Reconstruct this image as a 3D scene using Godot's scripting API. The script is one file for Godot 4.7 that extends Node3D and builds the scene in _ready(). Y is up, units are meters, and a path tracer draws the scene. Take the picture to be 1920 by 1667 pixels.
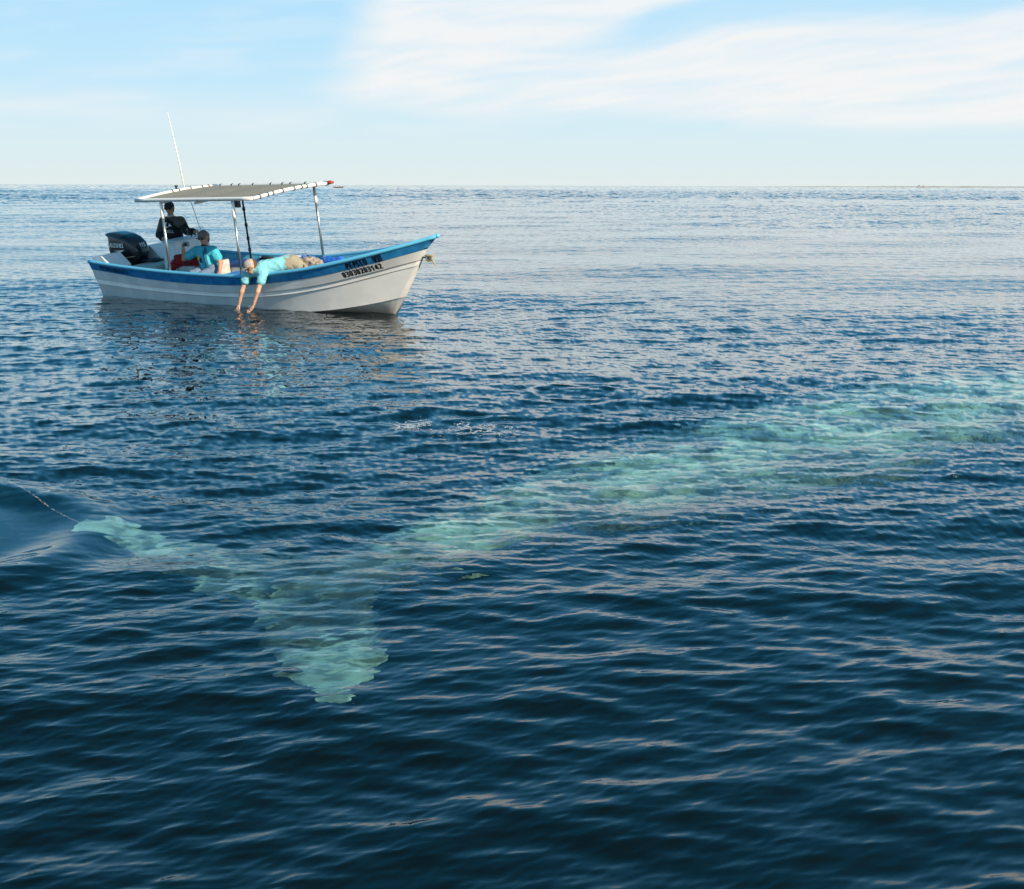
extends Node3D

const CAM_H := 2.05
var rng := RandomNumberGenerator.new()
# the sun stands high behind the camera's right shoulder
var to_sun := Vector3(cos(deg_to_rad(45.0)) * cos(deg_to_rad(29.0)), sin(deg_to_rad(29.0)), sin(deg_to_rad(45.0)) * cos(deg_to_rad(29.0)))

func tag(o: Node, label := "", category := "", group := "", kind := "") -> Node:
	if label: o.set_meta("label", label)
	if category: o.set_meta("category", category)
	if group: o.set_meta("group", group)
	if kind: o.set_meta("kind", kind)
	return o

func lin(r: float, g: float, b: float, a := 1.0) -> Color:
	var c := Color(r, g, b).linear_to_srgb()
	c.a = a
	return c

# ------------------------------------------------------------------ sky
var cloud_noise := FastNoiseLite.new()
var wisp_noise := FastNoiseLite.new()

func curve_at(pts: Array, x: float) -> float:
	if x <= pts[0].x: return pts[0].y
	for i in range(1, pts.size()):
		if x <= pts[i].x:
			return lerpf(pts[i - 1].y, pts[i].y, (x - pts[i - 1].x) / (pts[i].x - pts[i - 1].x))
	return pts[-1].y

func clear_sky(el: float) -> Color:
	# linear radiance of clear air at an elevation in degrees
	var stops := [[0.0, Color(0.75, 0.83, 0.82)], [1.6, Color(0.69, 0.84, 0.88)], [4.0, Color(0.55, 0.80, 0.95)], [7.5, Color(0.43, 0.74, 0.97)], [11.0, Color(0.23, 0.62, 0.97)], [15.0, Color(0.11, 0.50, 0.92)], [27.0, Color(0.022, 0.29, 0.58)], [48.0, Color(0.009, 0.15, 0.31)], [90.0, Color(0.006, 0.095, 0.19)]]
	if el <= 0.0: return stops[0][1]
	for i in range(1, stops.size()):
		if el <= stops[i][0]:
			var t: float = (el - stops[i - 1][0]) / (stops[i][0] - stops[i - 1][0])
			return (stops[i - 1][1] as Color).lerp(stops[i][1], t)
	return stops[-1][1]

func cloud_cover(az: float, el: float) -> float:
	# az to the right of the view and el, both in degrees: one large fan of cirrus that opens to the right, thinner wisps elsewhere
	var wx := cloud_noise.get_noise_2d(az * 1.1, el * 3.0) * 1.6
	var wy := cloud_noise.get_noise_2d(az * 0.9 + 300.0, el * 2.6) * 0.55
	var a := az + wx
	var e := el + wy
	var streak := wisp_noise.get_noise_2d((a * 0.9 - e * 1.2) * 0.55, e * 3.4 - a * 0.18) * 0.5 + 0.5
	var fine := wisp_noise.get_noise_2d((a - e) * 1.3 + 90.0, e * 9.0 - a * 0.5) * 0.5 + 0.5
	# the fan's left and lower rim
	var left := -8.4 + (e - 3.2) * 0.75 + maxf(0.0, 3.2 - e) * 1.5
	var low := curve_at([Vector2(-9, 3.1), Vector2(-4, 2.75), Vector2(0, 2.55), Vector2(8, 2.45), Vector2(14, 2.05), Vector2(30, 1.9)], a)
	var body := smoothstep(left - 0.5, left + 2.2, a) * smoothstep(low - 0.35, low + 0.75, e)
	# the blue gap that opens between the lower bank and the streak above it
	var gap_mid := curve_at([Vector2(2, 5.4), Vector2(6, 6.4), Vector2(12, 7.1), Vector2(22, 7.9)], a)
	var gap_half := curve_at([Vector2(1, 0.1), Vector2(6, 0.45), Vector2(12, 0.8), Vector2(22, 1.2)], a)
	body *= 1.0 - 0.8 * smoothstep(gap_half + 0.6, gap_half - 0.3, absf(e - gap_mid)) * smoothstep(1.0, 6.0, a)
	var slit := curve_at([Vector2(0, 4.4), Vector2(6, 4.9), Vector2(12, 5.0), Vector2(20, 5.7)], a)
	body *= 1.0 - 0.35 * smoothstep(0.5, 0.0, absf(e - slit)) * smoothstep(0.25, 0.75, fine)
	var fibre := wisp_noise.get_noise_2d((a - 1.4 * e) * 1.1 + 40.0, (e - 0.16 * a) * 16.0) * 0.5 + 0.5
	body *= clampf(-0.08 + 0.74 * streak + 0.46 * fine + 0.66 * fibre, 0.0, 1.05)
	body *= smoothstep(12.5, 6.5, el) * smoothstep(70.0, 30.0, az)
	var thin := smoothstep(0.45, 0.9, streak * 0.65 + fine * 0.45) * smoothstep(1.2, 3.0, el) * smoothstep(22.0, 7.0, el) * 0.30
	var veil := smoothstep(0.9, 0.1, absf(e - 2.9)) * smoothstep(-2.0, -11.0, a) * 0.40 * streak
	return clampf(body + thin * (1.0 - body) + veil, 0.0, 1.0)

func sky_color(az: float, el: float) -> Color:
	var c := clear_sky(el)
	var d := cloud_cover(az, el)
	if absf(az) > 150.0:                               # the cover closes behind the camera without a seam
		d = lerpf(d, cloud_cover(az - signf(az) * 360.0, el), 0.5 * smoothstep(150.0, 180.0, absf(az)))
	c = c.lerp(Color(0.92, 0.91, 0.90).lerp(Color(0.82, 0.91, 0.97), smoothstep(5.5, 11.0, el)), d * 0.9) * 0.835
	# the bright air round the sun
	var e := deg_to_rad(el)
	var a := deg_to_rad(az)
	var ang := rad_to_deg(acos(clampf(Vector3(sin(a) * cos(e), sin(e), -cos(a) * cos(e)).dot(to_sun), -1.0, 1.0)))
	return c + Color(0.9, 0.86, 0.78) * (0.9 * exp(-ang / 14.0) + 0.18 * exp(-ang / 45.0) * smoothstep(100.0, 60.0, ang))

func build_sky() -> Sky:
	cloud_noise.seed = 11
	cloud_noise.noise_type = FastNoiseLite.TYPE_SIMPLEX_SMOOTH
	cloud_noise.frequency = 0.06
	cloud_noise.fractal_octaves = 3
	wisp_noise.seed = 5
	wisp_noise.noise_type = FastNoiseLite.TYPE_SIMPLEX_SMOOTH
	wisp_noise.frequency = 0.16
	wisp_noise.fractal_octaves = 4
	var coarse := Image.create(720, 360, false, Image.FORMAT_RGBF)
	for y in 360:
		var el := 90.0 - (y + 0.5) * 0.5
		for x in 720:
			var az := (x + 0.5) * 0.5
			if az > 180.0: az -= 360.0
			coarse.set_pixel(x, y, sky_color(az, el) if el > 0.0 else Color(0.60, 0.66, 0.66))
	coarse.resize(4096, 2048, Image.INTERPOLATE_CUBIC)
	var k := 360.0 / 4096.0
	for y in range(880, 1028):
		var el := 90.0 - (y + 0.5) * k
		for n in range(-400, 400):
			coarse.set_pixel(posmod(n, 4096), y, sky_color((n + 0.5) * k, maxf(el, 0.0)))
	var mat := PanoramaSkyMaterial.new()
	mat.panorama = ImageTexture.create_from_image(coarse)
	var sky := Sky.new()
	sky.sky_material = mat
	return sky

# ------------------------------------------------------------------ sea
const TILE := 512
const TILE_M := 12.0
var tile := PackedVector3Array()   # height, slope along x, slope along z
var drift := PackedVector3Array()  # how far the water is carried towards the crests, along x and z, and how much that crowds it
var gust := FastNoiseLite.new()
var gust2 := FastNoiseLite.new()

func build_tile() -> void:
	rng.seed = 77
	var comps := []
	var total := 0.0
	for n in 72:
		var f := pow(float(n) / 71.0, 1.15)
		var kk := 7.0 * pow(16.0, f)                   # waves per tile: 2 m down to 0.12 m
		var dir := rng.randfn(0.0, 0.48)
		var i := int(round(sin(dir) * kk))
		var j := int(round(cos(dir) * kk))
		var k := Vector2(i, j).length() * TAU / TILE_M
		var slope := (0.0092 + 0.0115 * f) * (0.75 + 0.5 * rng.randf())
		var ph := rng.randf() * TAU
		comps.append([i, j, slope / k, ph])
		if n < 50:                                      # sharper crests
			comps.append([2 * i, 2 * j, 0.10 * slope / k, 2.0 * ph])
		total += slope * slope / 2.0
	var cs := PackedFloat32Array()
	cs.resize(TILE)
	var sn := PackedFloat32Array()
	sn.resize(TILE)
	for n in TILE:
		cs[n] = cos(TAU * n / TILE)
		sn[n] = sin(TAU * n / TILE)
	tile.resize(TILE * TILE)
	drift.resize(TILE * TILE)
	var row := func(y: int) -> void:
		var out := PackedVector3Array()
		out.resize(TILE)
		var out2 := PackedVector3Array()
		out2.resize(TILE)
		for c in comps:
			var i: int = c[0]
			var j: int = c[1]
			var amp: float = c[2]
			var kx := i * TAU / TILE_M * amp
			var kz := j * TAU / TILE_M * amp
			var kl := Vector2(i, j).length()
			var ux := amp * i / kl
			var uz := amp * j / kl
			var ak := amp * kl * TAU / TILE_M
			var p0 := int(round(c[3] / TAU * TILE)) + j * y
			for x in TILE:
				var p := (p0 + i * x) & (TILE - 1)
				var s := sn[p]
				out[x] += Vector3(amp * cs[p], -kx * s, -kz * s)
				out2[x] += Vector3(-ux * s, -uz * s, ak * cs[p])
		for x in TILE:
			tile[y * TILE + x] = out[x]
			drift[y * TILE + x] = out2[x]
	for y in TILE:
		row.call(y)

func look(tile: PackedVector3Array, x: float, z: float, period: float) -> Vector3:
	var u := x / period * TILE
	var v := z / period * TILE
	var fu := floorf(u)
	var fv := floorf(v)
	var i := int(fu) & (TILE - 1)
	var j := int(fv) & (TILE - 1)
	var i2 := (i + 1) & (TILE - 1)
	var j2 := (j + 1) & (TILE - 1)
	var a := tile[j * TILE + i].lerp(tile[j * TILE + i2], u - fu)
	var b := tile[j2 * TILE + i].lerp(tile[j2 * TILE + i2], u - fu)
	return a.lerp(b, v - fv)

const SLICK := Vector2(-3.45, -7.95)               # the smooth print that the tail stroke leaves on the surface

func roughened(x: float, z: float) -> float:
	# how strongly the breeze ruffles the water there
	var r := Vector2(x, z).length()
	var g := gust.get_noise_2d(x, z * 0.6) * 0.5 + 0.5
	var m := 0.74 + 0.52 * g
	if r > 9.0:
		var s := gust2.get_noise_2d(x * 0.35, z) * 0.5 + 0.5
		m *= lerpf(1.0, 0.34 + 0.52 * smoothstep(0.30, 0.68, s), smoothstep(9.0, 34.0, r))
	m *= lerpf(0.84, 1.0, smoothstep(4.0, 8.0, r))
	if r < 14.0:
		var p := (Vector2(x, z) - SLICK) / Vector2(1.30, 1.0)
		var d := p.length() + 0.18 * gust.get_noise_2d(x * 14.0, z * 14.0)
		m *= lerpf(0.07, 1.0, smoothstep(0.45, 1.65, d))
	return m

func ring_wave(x: float, z: float, c: Vector2, r0: float, width: float, amp: float, k: float) -> Vector3:
	# a few crests that run out in a ring from c
	var q := Vector2(x, z) - c
	var d := q.length()
	var t := (d - r0) / width
	if absf(t) > 3.0: return Vector3.ZERO
	var e := amp * exp(-t * t)
	var ph := k * (d - r0)
	var dh := e * (-2.0 * t / width * cos(ph) - k * sin(ph))
	var u := q / maxf(d, 0.001)
	return Vector3(e * cos(ph), dh * u.x, dh * u.y)

func sea_at(x: float, z: float, far_fade: float) -> Vector3:
	var m := roughened(x, z)
	var w := look(tile, x, z, TILE_M) * m
	var c := 0.866
	var s := 0.5
	var q := look(tile, x * c - z * s, x * s + z * c, TILE_M * 0.31)
	var fine := m * 0.82
	w += Vector3(q.x * 0.31, q.y * c + q.z * s, -q.y * s + q.z * c) * fine
	# low swell
	var sw := [[0.42, 0.95, 0.020, 0.4], [-0.25, 0.55, 0.030, 2.0], [0.12, 0.30, 0.045, 4.1]]
	for k in sw:
		var ph: float = k[0] * x + k[1] * z + k[3]
		w += Vector3(k[2] * cos(ph), -k[0] * k[2] * sin(ph), -k[1] * k[2] * sin(ph))
	# short chop, offshore only
	var off := smoothstep(110.0, 260.0, -z)
	if off > 0.0:
		for k in [[0.5, 0.95, 0.050, 0.7], [-0.75, 1.15, 0.045, 3.0], [0.2, 0.72, 0.060, 5.2], [0.95, 1.4, 0.030, 1.9]]:
			var ph: float = k[0] * x + k[1] * z + k[3] + 2.0 * gust.get_noise_2d(x * 0.3, z * 0.3)
			var amp: float = k[2] * off * m * 1.25
			w += Vector3(amp * cos(ph), -k[0] * amp * sin(ph), -k[1] * amp * sin(ph))
	if z > -16.0 and z < -4.0 and x > -8.0 and x < 4.0:
		w += ring_wave(x, z, SLICK + Vector2(-0.3, 0.1), 1.25, 0.42, 0.030, 7.5)
		w += ring_wave(x, z, Vector2(-3.7, -9.3), 0.0, 1.15, 0.075, 0.0)
		w += ring_wave(x, z, Vector2(0.60, -13.3), 0.42, 0.20, 0.010, 26.0)
		w += ring_wave(x, z, Vector2(-0.6, -11.9), 0.5, 0.3, 0.007, 14.0)
	w.x *= far_fade
	ruffle = m
	return w

var ruffle := 1.0                                   # of the last place asked for
func drift_at(x: float, z: float, m: float) -> Vector3:
	var w := look(drift, x, z, TILE_M) * m
	var c := 0.866
	var s := 0.5
	var q := look(drift, x * c - z * s, x * s + z * c, TILE_M * 0.31) * m * 0.82
	return w + Vector3((q.x * c + q.y * s) * 0.31, (-q.x * s + q.y * c) * 0.31, q.z)

func build_sea() -> void:
	gust.seed = 3
	gust.frequency = 0.11
	gust.fractal_octaves = 3
	gust2.seed = 8
	gust2.frequency = 0.012
	gust2.fractal_octaves = 3
	build_tile()
	var rings := PackedFloat32Array([0.0, 0.8, 1.6, 2.2, 2.8])
	var r := 3.2
	while r < 20000.0:
		rings.append(r)
		var d := clampf(r * r / 2000.0, 0.014, 0.11)
		if r > 45.0: d = 0.11 + (r - 45.0) * 0.0024
		if r > 140.0: d = 0.34 + (r - 140.0) * 0.0030
		if r > 700.0: d = 2.0 + (r - 700.0) * 0.05
		r += d
	rings.append(20000.0)
	var angles := PackedFloat32Array()
	var a := -180.0
	while a < 179.9:
		angles.append(deg_to_rad(a))
		var t := absf(a)
		a += 0.08 if t < 23.0 else (0.35 if t < 45.0 else 3.0)
	var cols := angles.size()
	var rows := rings.size()
	var verts := PackedVector3Array()
	var norms := PackedVector3Array()
	verts.resize(cols * rows)
	norms.resize(cols * rows)
	var sa := PackedFloat32Array()
	var ca := PackedFloat32Array()
	for t in angles:
		sa.append(sin(t))
		ca.append(-cos(t))
	for i in rows:
		var rr := rings[i]
		var fade := 1.0 - smoothstep(900.0, 2500.0, rr)
		for j in cols:
			var x := rr * sa[j]
			var z := rr * ca[j]
			var w := sea_at(x, z, fade)
			var n := i * cols + j
			var d := drift_at(x, z, ruffle * 0.80) if rr < 140.0 else Vector3.ZERO
			verts[n] = Vector3(x + d.x, w.x, z + d.y)
			norms[n] = Vector3(-w.y, 1.0 - minf(d.z, 0.7), -w.z).normalized()
	var index := PackedInt32Array()
	index.resize((rows - 1) * cols * 6)
	var k := 0
	for i in rows - 1:
		for j in cols:
			var j2 := (j + 1) % cols
			var p := i * cols + j
			var q := i * cols + j2
			index[k] = p
			index[k + 1] = p + cols
			index[k + 2] = q
			index[k + 3] = q
			index[k + 4] = p + cols
			index[k + 5] = q + cols
			k += 6
	print("sea ", rows, " x ", cols)
	var arr := []
	arr.resize(Mesh.ARRAY_MAX)
	arr[Mesh.ARRAY_VERTEX] = verts
	arr[Mesh.ARRAY_NORMAL] = norms
	arr[Mesh.ARRAY_INDEX] = index
	var am := ArrayMesh.new()
	am.add_surface_from_arrays(Mesh.PRIMITIVE_TRIANGLES, arr)
	var m := StandardMaterial3D.new()
	m.resource_name = "sea_water"
	m.albedo_color = lin(0.46, 0.96, 0.86, 0.005)
	m.roughness = 0.012
	m.refraction_enabled = true
	m.refraction_scale = 0.033
	m.transparency = BaseMaterial3D.TRANSPARENCY_ALPHA
	var o := MeshInstance3D.new()
	o.name = "sea"
	o.mesh = am
	o.material_override = m
	add_child(o)
	tag(o, "", "", "", "structure")
	# what the water column takes out of the light
	var fog := FogVolume.new()
	fog.name = "water_column"
	fog.size = Vector3(400, 14, 400)
	fog.position = Vector3(0, -7.22, -100)
	var fm := FogMaterial.new()
	fm.density = 0.20
	fm.albedo = lin(0.02, 0.12, 0.16)
	fog.material = fm
	add_child(fog)
	tag(fog, "", "", "", "structure")
	var fl := MeshInstance3D.new()
	fl.name = "sea_floor"
	var pm := PlaneMesh.new()
	pm.size = Vector2(40000, 40000)
	fl.mesh = pm
	var flm := StandardMaterial3D.new()
	flm.albedo_color = lin(0.012, 0.03, 0.04)
	flm.roughness = 1.0
	fl.material_override = flm
	fl.position.y = -15.0
	add_child(fl)
	tag(fl, "", "", "", "structure")

# ------------------------------------------------------------------ whale
func build_whale() -> void:
	var spine := [Vector3(-1.40, -0.94, -7.75), Vector3(-0.95, -0.97, -8.35), Vector3(-0.4, -1.05, -9.28), Vector3(0.18, -1.12, -10.12), Vector3(0.85, -1.2, -10.9), Vector3(1.6, -1.27, -11.6), Vector3(2.5, -1.33, -12.5), Vector3(3.5, -1.37, -13.5), Vector3(4.6, -1.36, -14.5), Vector3(5.9, -1.30, -15.6), Vector3(7.5, -1.65, -16.9), Vector3(8.8, -1.7, -17.9)]
	var rad := [0.10, 0.28, 0.40, 0.58, 0.78, 0.95, 1.08, 1.15, 1.15, 1.05, 0.75, 0.15]
	var st := SurfaceTool.new()
	st.begin(Mesh.PRIMITIVE_TRIANGLES)
	var N := 150
	var M := 56
	var cv := Curve3D.new()
	var rings := []
	for i in N + 1:
		var t := float(i) / N * (spine.size() - 1)
		var k := mini(int(t), spine.size() - 2)
		var f := t - k
		var p0: Vector3 = spine[maxi(k - 1, 0)]
		var p3: Vector3 = spine[mini(k + 2, spine.size() - 1)]
		var p: Vector3 = (spine[k] as Vector3).cubic_interpolate(spine[k + 1], p0, p3, f)
		var d: Vector3 = ((spine[k] as Vector3).cubic_interpolate(spine[k + 1], p0, p3, minf(f + 0.02, 1.02)) - (spine[k] as Vector3).cubic_interpolate(spine[k + 1], p0, p3, f - 0.02)).normalized()
		var r0: float = cubic_interpolate(rad[k], rad[k + 1], rad[maxi(k - 1, 0)], rad[mini(k + 2, rad.size() - 1)], f)
		var side := d.cross(Vector3.UP).normalized()
		var up := side.cross(d)
		var ring := PackedVector3Array()
		for j in M:
			var th := TAU * j / M
			var ridge := 0.05 * exp(-pow(angle_difference(th, PI / 2) / 0.25, 2.0)) * (1.0 + 0.6 * sin(t * 9.0))
			ring.append(p + side * cos(th) * r0 + up * sin(th) * (r0 * 0.92 + ridge))
		rings.append(ring)
	st.set_smooth_group(0)
	for i in N:
		for j in M:
			var j2 := (j + 1) % M
			for q in [rings[i][j], rings[i][j2], rings[i + 1][j], rings[i][j2], rings[i + 1][j2], rings[i + 1][j]]:
				st.add_vertex(q)
	# the flukes: leading and trailing edge, from the far tip to the near one
	var lead := [Vector2(-2.84, -9.17), Vector2(-2.53, -9.09), Vector2(-2.14, -8.85), Vector2(-1.75, -8.67), Vector2(-1.29, -8.60), Vector2(-0.85, -8.05), Vector2(-0.76, -7.41), Vector2(-0.69, -6.84), Vector2(-0.70, -6.40), Vector2(-0.80, -6.05)]
	var trail := [Vector2(-2.78, -8.78), Vector2(-2.44, -8.48), Vector2(-2.11, -8.17), Vector2(-1.80, -7.83), Vector2(-1.50, -7.60), Vector2(-1.37, -7.14), Vector2(-1.23, -6.79), Vector2(-1.10, -6.49), Vector2(-0.97, -6.22), Vector2(-0.86, -6.02)]
	var S := 72
	var C := 22
	var top := []
	var bot := []
	for i in S + 1:
		var t := float(i) / S * 9.0
		var k := mini(int(t), 8)
		var f := t - k
		var a: Vector2 = (lead[k] as Vector2).cubic_interpolate(lead[k + 1], lead[maxi(k - 1, 0)], lead[mini(k + 2, 9)], f)
		var b: Vector2 = (trail[k] as Vector2).cubic_interpolate(trail[k + 1], trail[maxi(k - 1, 0)], trail[mini(k + 2, 9)], f)
		var mid := absf(t - 4.5) / 4.5
		var y := -0.94 + 0.22 * pow(mid, 1.6)
		var th := lerpf(0.15, 0.012, pow(mid, 0.7))
		var tr := PackedVector3Array()
		var br := PackedVector3Array()
		for c in C + 1:
			var u := float(c) / C
			var p := a.lerp(b, u)
			var h := th * sqrt(maxf(0.0, u * 2.2)) * (1.0 - u) * 1.2
			tr.append(Vector3(p.x, y + h, p.y))
			br.append(Vector3(p.x, y - h - 0.002, p.y))
		top.append(tr)
		bot.append(br)
	for i in S:
		for c in C:
			for q in [top[i][c], top[i][c + 1], top[i + 1][c], top[i][c + 1], top[i + 1][c + 1], top[i + 1][c], bot[i][c], bot[i + 1][c], bot[i][c + 1], bot[i][c + 1], bot[i + 1][c], bot[i + 1][c + 1]]:
				st.add_vertex(q)
	st.index()
	st.generate_normals()
	# skin colour: dark slate, with pale patches on the tips, along the trailing edge and down the flanks
	var mdt := st.commit_to_arrays()
	var vv: PackedVector3Array = mdt[Mesh.ARRAY_VERTEX]
	var col := PackedColorArray()
	var pn := FastNoiseLite.new()
	pn.seed = 19
	pn.frequency = 1.1
	pn.fractal_octaves = 4
	for p in vv:
		var t := 0.08 + 0.9 * pn.get_noise_3dv(p) + 1.2 * pn.get_noise_3dv(p * 4.3)
		for c in [[Vector2(-2.72, -8.98), 0.36, 1.1], [Vector2(-0.88, -6.25), 0.30, 1.3], [Vector2(-0.85, -6.75), 0.25, 0.5], [Vector2(-1.55, -7.5), 0.28, 1.25], [Vector2(-2.2, -8.5), 0.42, 0.6], [Vector2(-0.55, -9.0), 0.55, 0.7]]:
			t += c[2] * exp(-pow(Vector2(p.x, p.z).distance_to(c[0]) / c[1], 2.0))
		t += 0.36 * smoothstep(-1.2, 0.2, p.x)
		t -= 0.30 * exp(-pow(Vector2(p.x, p.z).distance_to(Vector2(-0.95, -7.6)) / 0.5, 2.0))
		t = smoothstep(0.0, 1.0, t)
		col.append(Color(0.13, 0.14, 0.16).lerp(Color(0.95, 0.93, 0.84), t))
	mdt[Mesh.ARRAY_COLOR] = col
	var whale_mesh := ArrayMesh.new()
	whale_mesh.add_surface_from_arrays(Mesh.PRIMITIVE_TRIANGLES, mdt)
	var skin := NoiseTexture2D.new()
	skin.width = 512
	skin.height = 512
	skin.seamless = true
	var n := FastNoiseLite.new()
	n.seed = 4
	n.frequency = 0.012
	n.fractal_octaves = 5
	skin.noise = n
	var g := Gradient.new()
	g.offsets = PackedFloat32Array([0.0, 0.40, 0.52, 0.64, 1.0])
	g.colors = PackedColorArray([lin(0.25, 0.26, 0.26), lin(0.40, 0.41, 0.40), lin(0.68, 0.69, 0.67), lin(0.92, 0.92, 0.90), lin(1.0, 1.0, 1.0)])
	skin.color_ramp = g
	var m := StandardMaterial3D.new()
	m.resource_name = "whale_skin"
	m.albedo_texture = skin
	m.vertex_color_use_as_albedo = true
	m.uv1_triplanar = true
	m.uv1_world_triplanar = true
	m.uv1_scale = Vector3.ONE * 0.75
	m.roughness = 0.5
	var o := MeshInstance3D.new()
	o.name = "whale"
	o.mesh = whale_mesh
	o.material_override = m
	add_child(o)
	tag(o, "pale mottled whale swimming just under the surface, tail flukes nearest", "whale")


# ------------------------------------------------------------------ mesh helpers
func surf(smooth := 0) -> SurfaceTool:
	var st := SurfaceTool.new()
	st.begin(Mesh.PRIMITIVE_TRIANGLES)
	st.set_smooth_group(smooth)
	return st

func tri(st: SurfaceTool, a: Vector3, b: Vector3, c: Vector3, out: Vector3) -> void:
	var n := (a - c).cross(a - b)
	st.add_vertex(a)
	if n.dot(out) >= 0.0:
		st.add_vertex(b)
		st.add_vertex(c)
	else:
		st.add_vertex(c)
		st.add_vertex(b)

func quad(st: SurfaceTool, a: Vector3, b: Vector3, c: Vector3, d: Vector3, out: Vector3) -> void:
	tri(st, a, b, c, out)
	tri(st, a, c, d, out)

func rbox(st: SurfaceTool, center: Vector3, size: Vector3, r := 0.01, basis := Basis()) -> void:
	st.set_smooth_group(-1)
	var h := size * 0.5
	r = minf(r, minf(h.x, minf(h.y, h.z)) * 0.9)
	var v := func(s: Vector3, axis: int) -> Vector3:
		var p := s * (h - Vector3.ONE * r)
		p[axis] = s[axis] * h[axis]
		return center + basis * p
	var sg := [-1.0, 1.0]
	for a in 3:
		var b := (a + 1) % 3
		var c := (a + 2) % 3
		for s in sg:
			var q := []
			for k in [[-1, -1], [1, -1], [1, 1], [-1, 1]]:
				var e := Vector3.ZERO
				e[a] = s
				e[b] = k[0]
				e[c] = k[1]
				q.append(v.call(e, a))
			var o := Vector3.ZERO
			o[a] = s
			quad(st, q[0], q[1], q[2], q[3], basis * o)
			for s2 in sg:
				var e0 := Vector3.ZERO
				e0[a] = s
				e0[b] = s2
				e0[c] = -1
				var e1 := e0
				e1[c] = 1
				var oo := Vector3.ZERO
				oo[a] = s
				oo[b] = s2
				quad(st, v.call(e0, a), v.call(e1, a), v.call(e1, b), v.call(e0, b), basis * oo)
	for x in sg:
		for y in sg:
			for z in sg:
				var e := Vector3(x, y, z)
				tri(st, v.call(e, 0), v.call(e, 1), v.call(e, 2), basis * e)

func tube(st: SurfaceTool, pts: Array, radius, sides := 8) -> void:
	# a swept tube through the points; radius is a number or one per point
	var rings := []
	var prev := Vector3.ZERO
	for i in pts.size():
		var d: Vector3 = (pts[mini(i + 1, pts.size() - 1)] - pts[maxi(i - 1, 0)]).normalized()
		var u := d.cross(Vector3(0.3, 0.1, 0.95)).normalized() if prev == Vector3.ZERO else (prev - d * prev.dot(d)).normalized()
		if u.length() < 0.5: u = d.cross(Vector3.UP).normalized()
		prev = u
		var w := d.cross(u)
		var r: float = radius[i] if radius is Array else radius
		var ring := []
		for k in sides:
			var t := TAU * k / sides
			ring.append(pts[i] + (u * cos(t) + w * sin(t)) * r)
		rings.append(ring)
	for i in rings.size() - 1:
		var mid: Vector3 = (pts[i] + pts[i + 1]) * 0.5
		for k in sides:
			var k2 := (k + 1) % sides
			quad(st, rings[i][k], rings[i][k2], rings[i + 1][k2], rings[i + 1][k], rings[i][k] - mid)
	for e in [0, rings.size() - 1]:
		var o: Vector3 = pts[e] - pts[1 if e == 0 else e - 1]
		for k in sides:
			tri(st, pts[e], rings[e][k], rings[e][(k + 1) % sides], o)

func put(st: SurfaceTool, called: String, m: Material, parent: Node3D, at := Vector3.ZERO) -> MeshInstance3D:
	st.index()
	st.generate_normals()
	var o := MeshInstance3D.new()
	o.name = called
	o.mesh = st.commit()
	o.material_override = m
	o.position = at
	parent.add_child(o, true)
	return o

func paint(name_: String, c: Color, rough := 0.5, metal := 0.0) -> StandardMaterial3D:
	var m := StandardMaterial3D.new()
	m.resource_name = name_
	m.albedo_color = c
	m.roughness = rough
	m.metallic = metal
	return m

var ramps := {}
func worn(name_: String, a: Color, b: Color, scale: float, rough: float, freq := 0.02, lo := 0.35, hi := 0.65) -> StandardMaterial3D:
	# two tones of one surface in blotches, on the object's own axes
	var m := paint(name_, Color.WHITE, rough)
	var t := NoiseTexture2D.new()
	t.width = 256
	t.height = 256
	t.seamless = true
	var n := FastNoiseLite.new()
	n.seed = name_.length() * 7 + 1
	n.frequency = freq
	n.fractal_octaves = 5
	t.noise = n
	var g := Gradient.new()
	g.offsets = PackedFloat32Array([0.0, lo, hi, 1.0])
	g.colors = PackedColorArray([a, a, b, b])
	t.color_ramp = g
	m.albedo_texture = t
	m.uv1_triplanar = true
	m.uv1_scale = Vector3.ONE * scale
	return m

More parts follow.
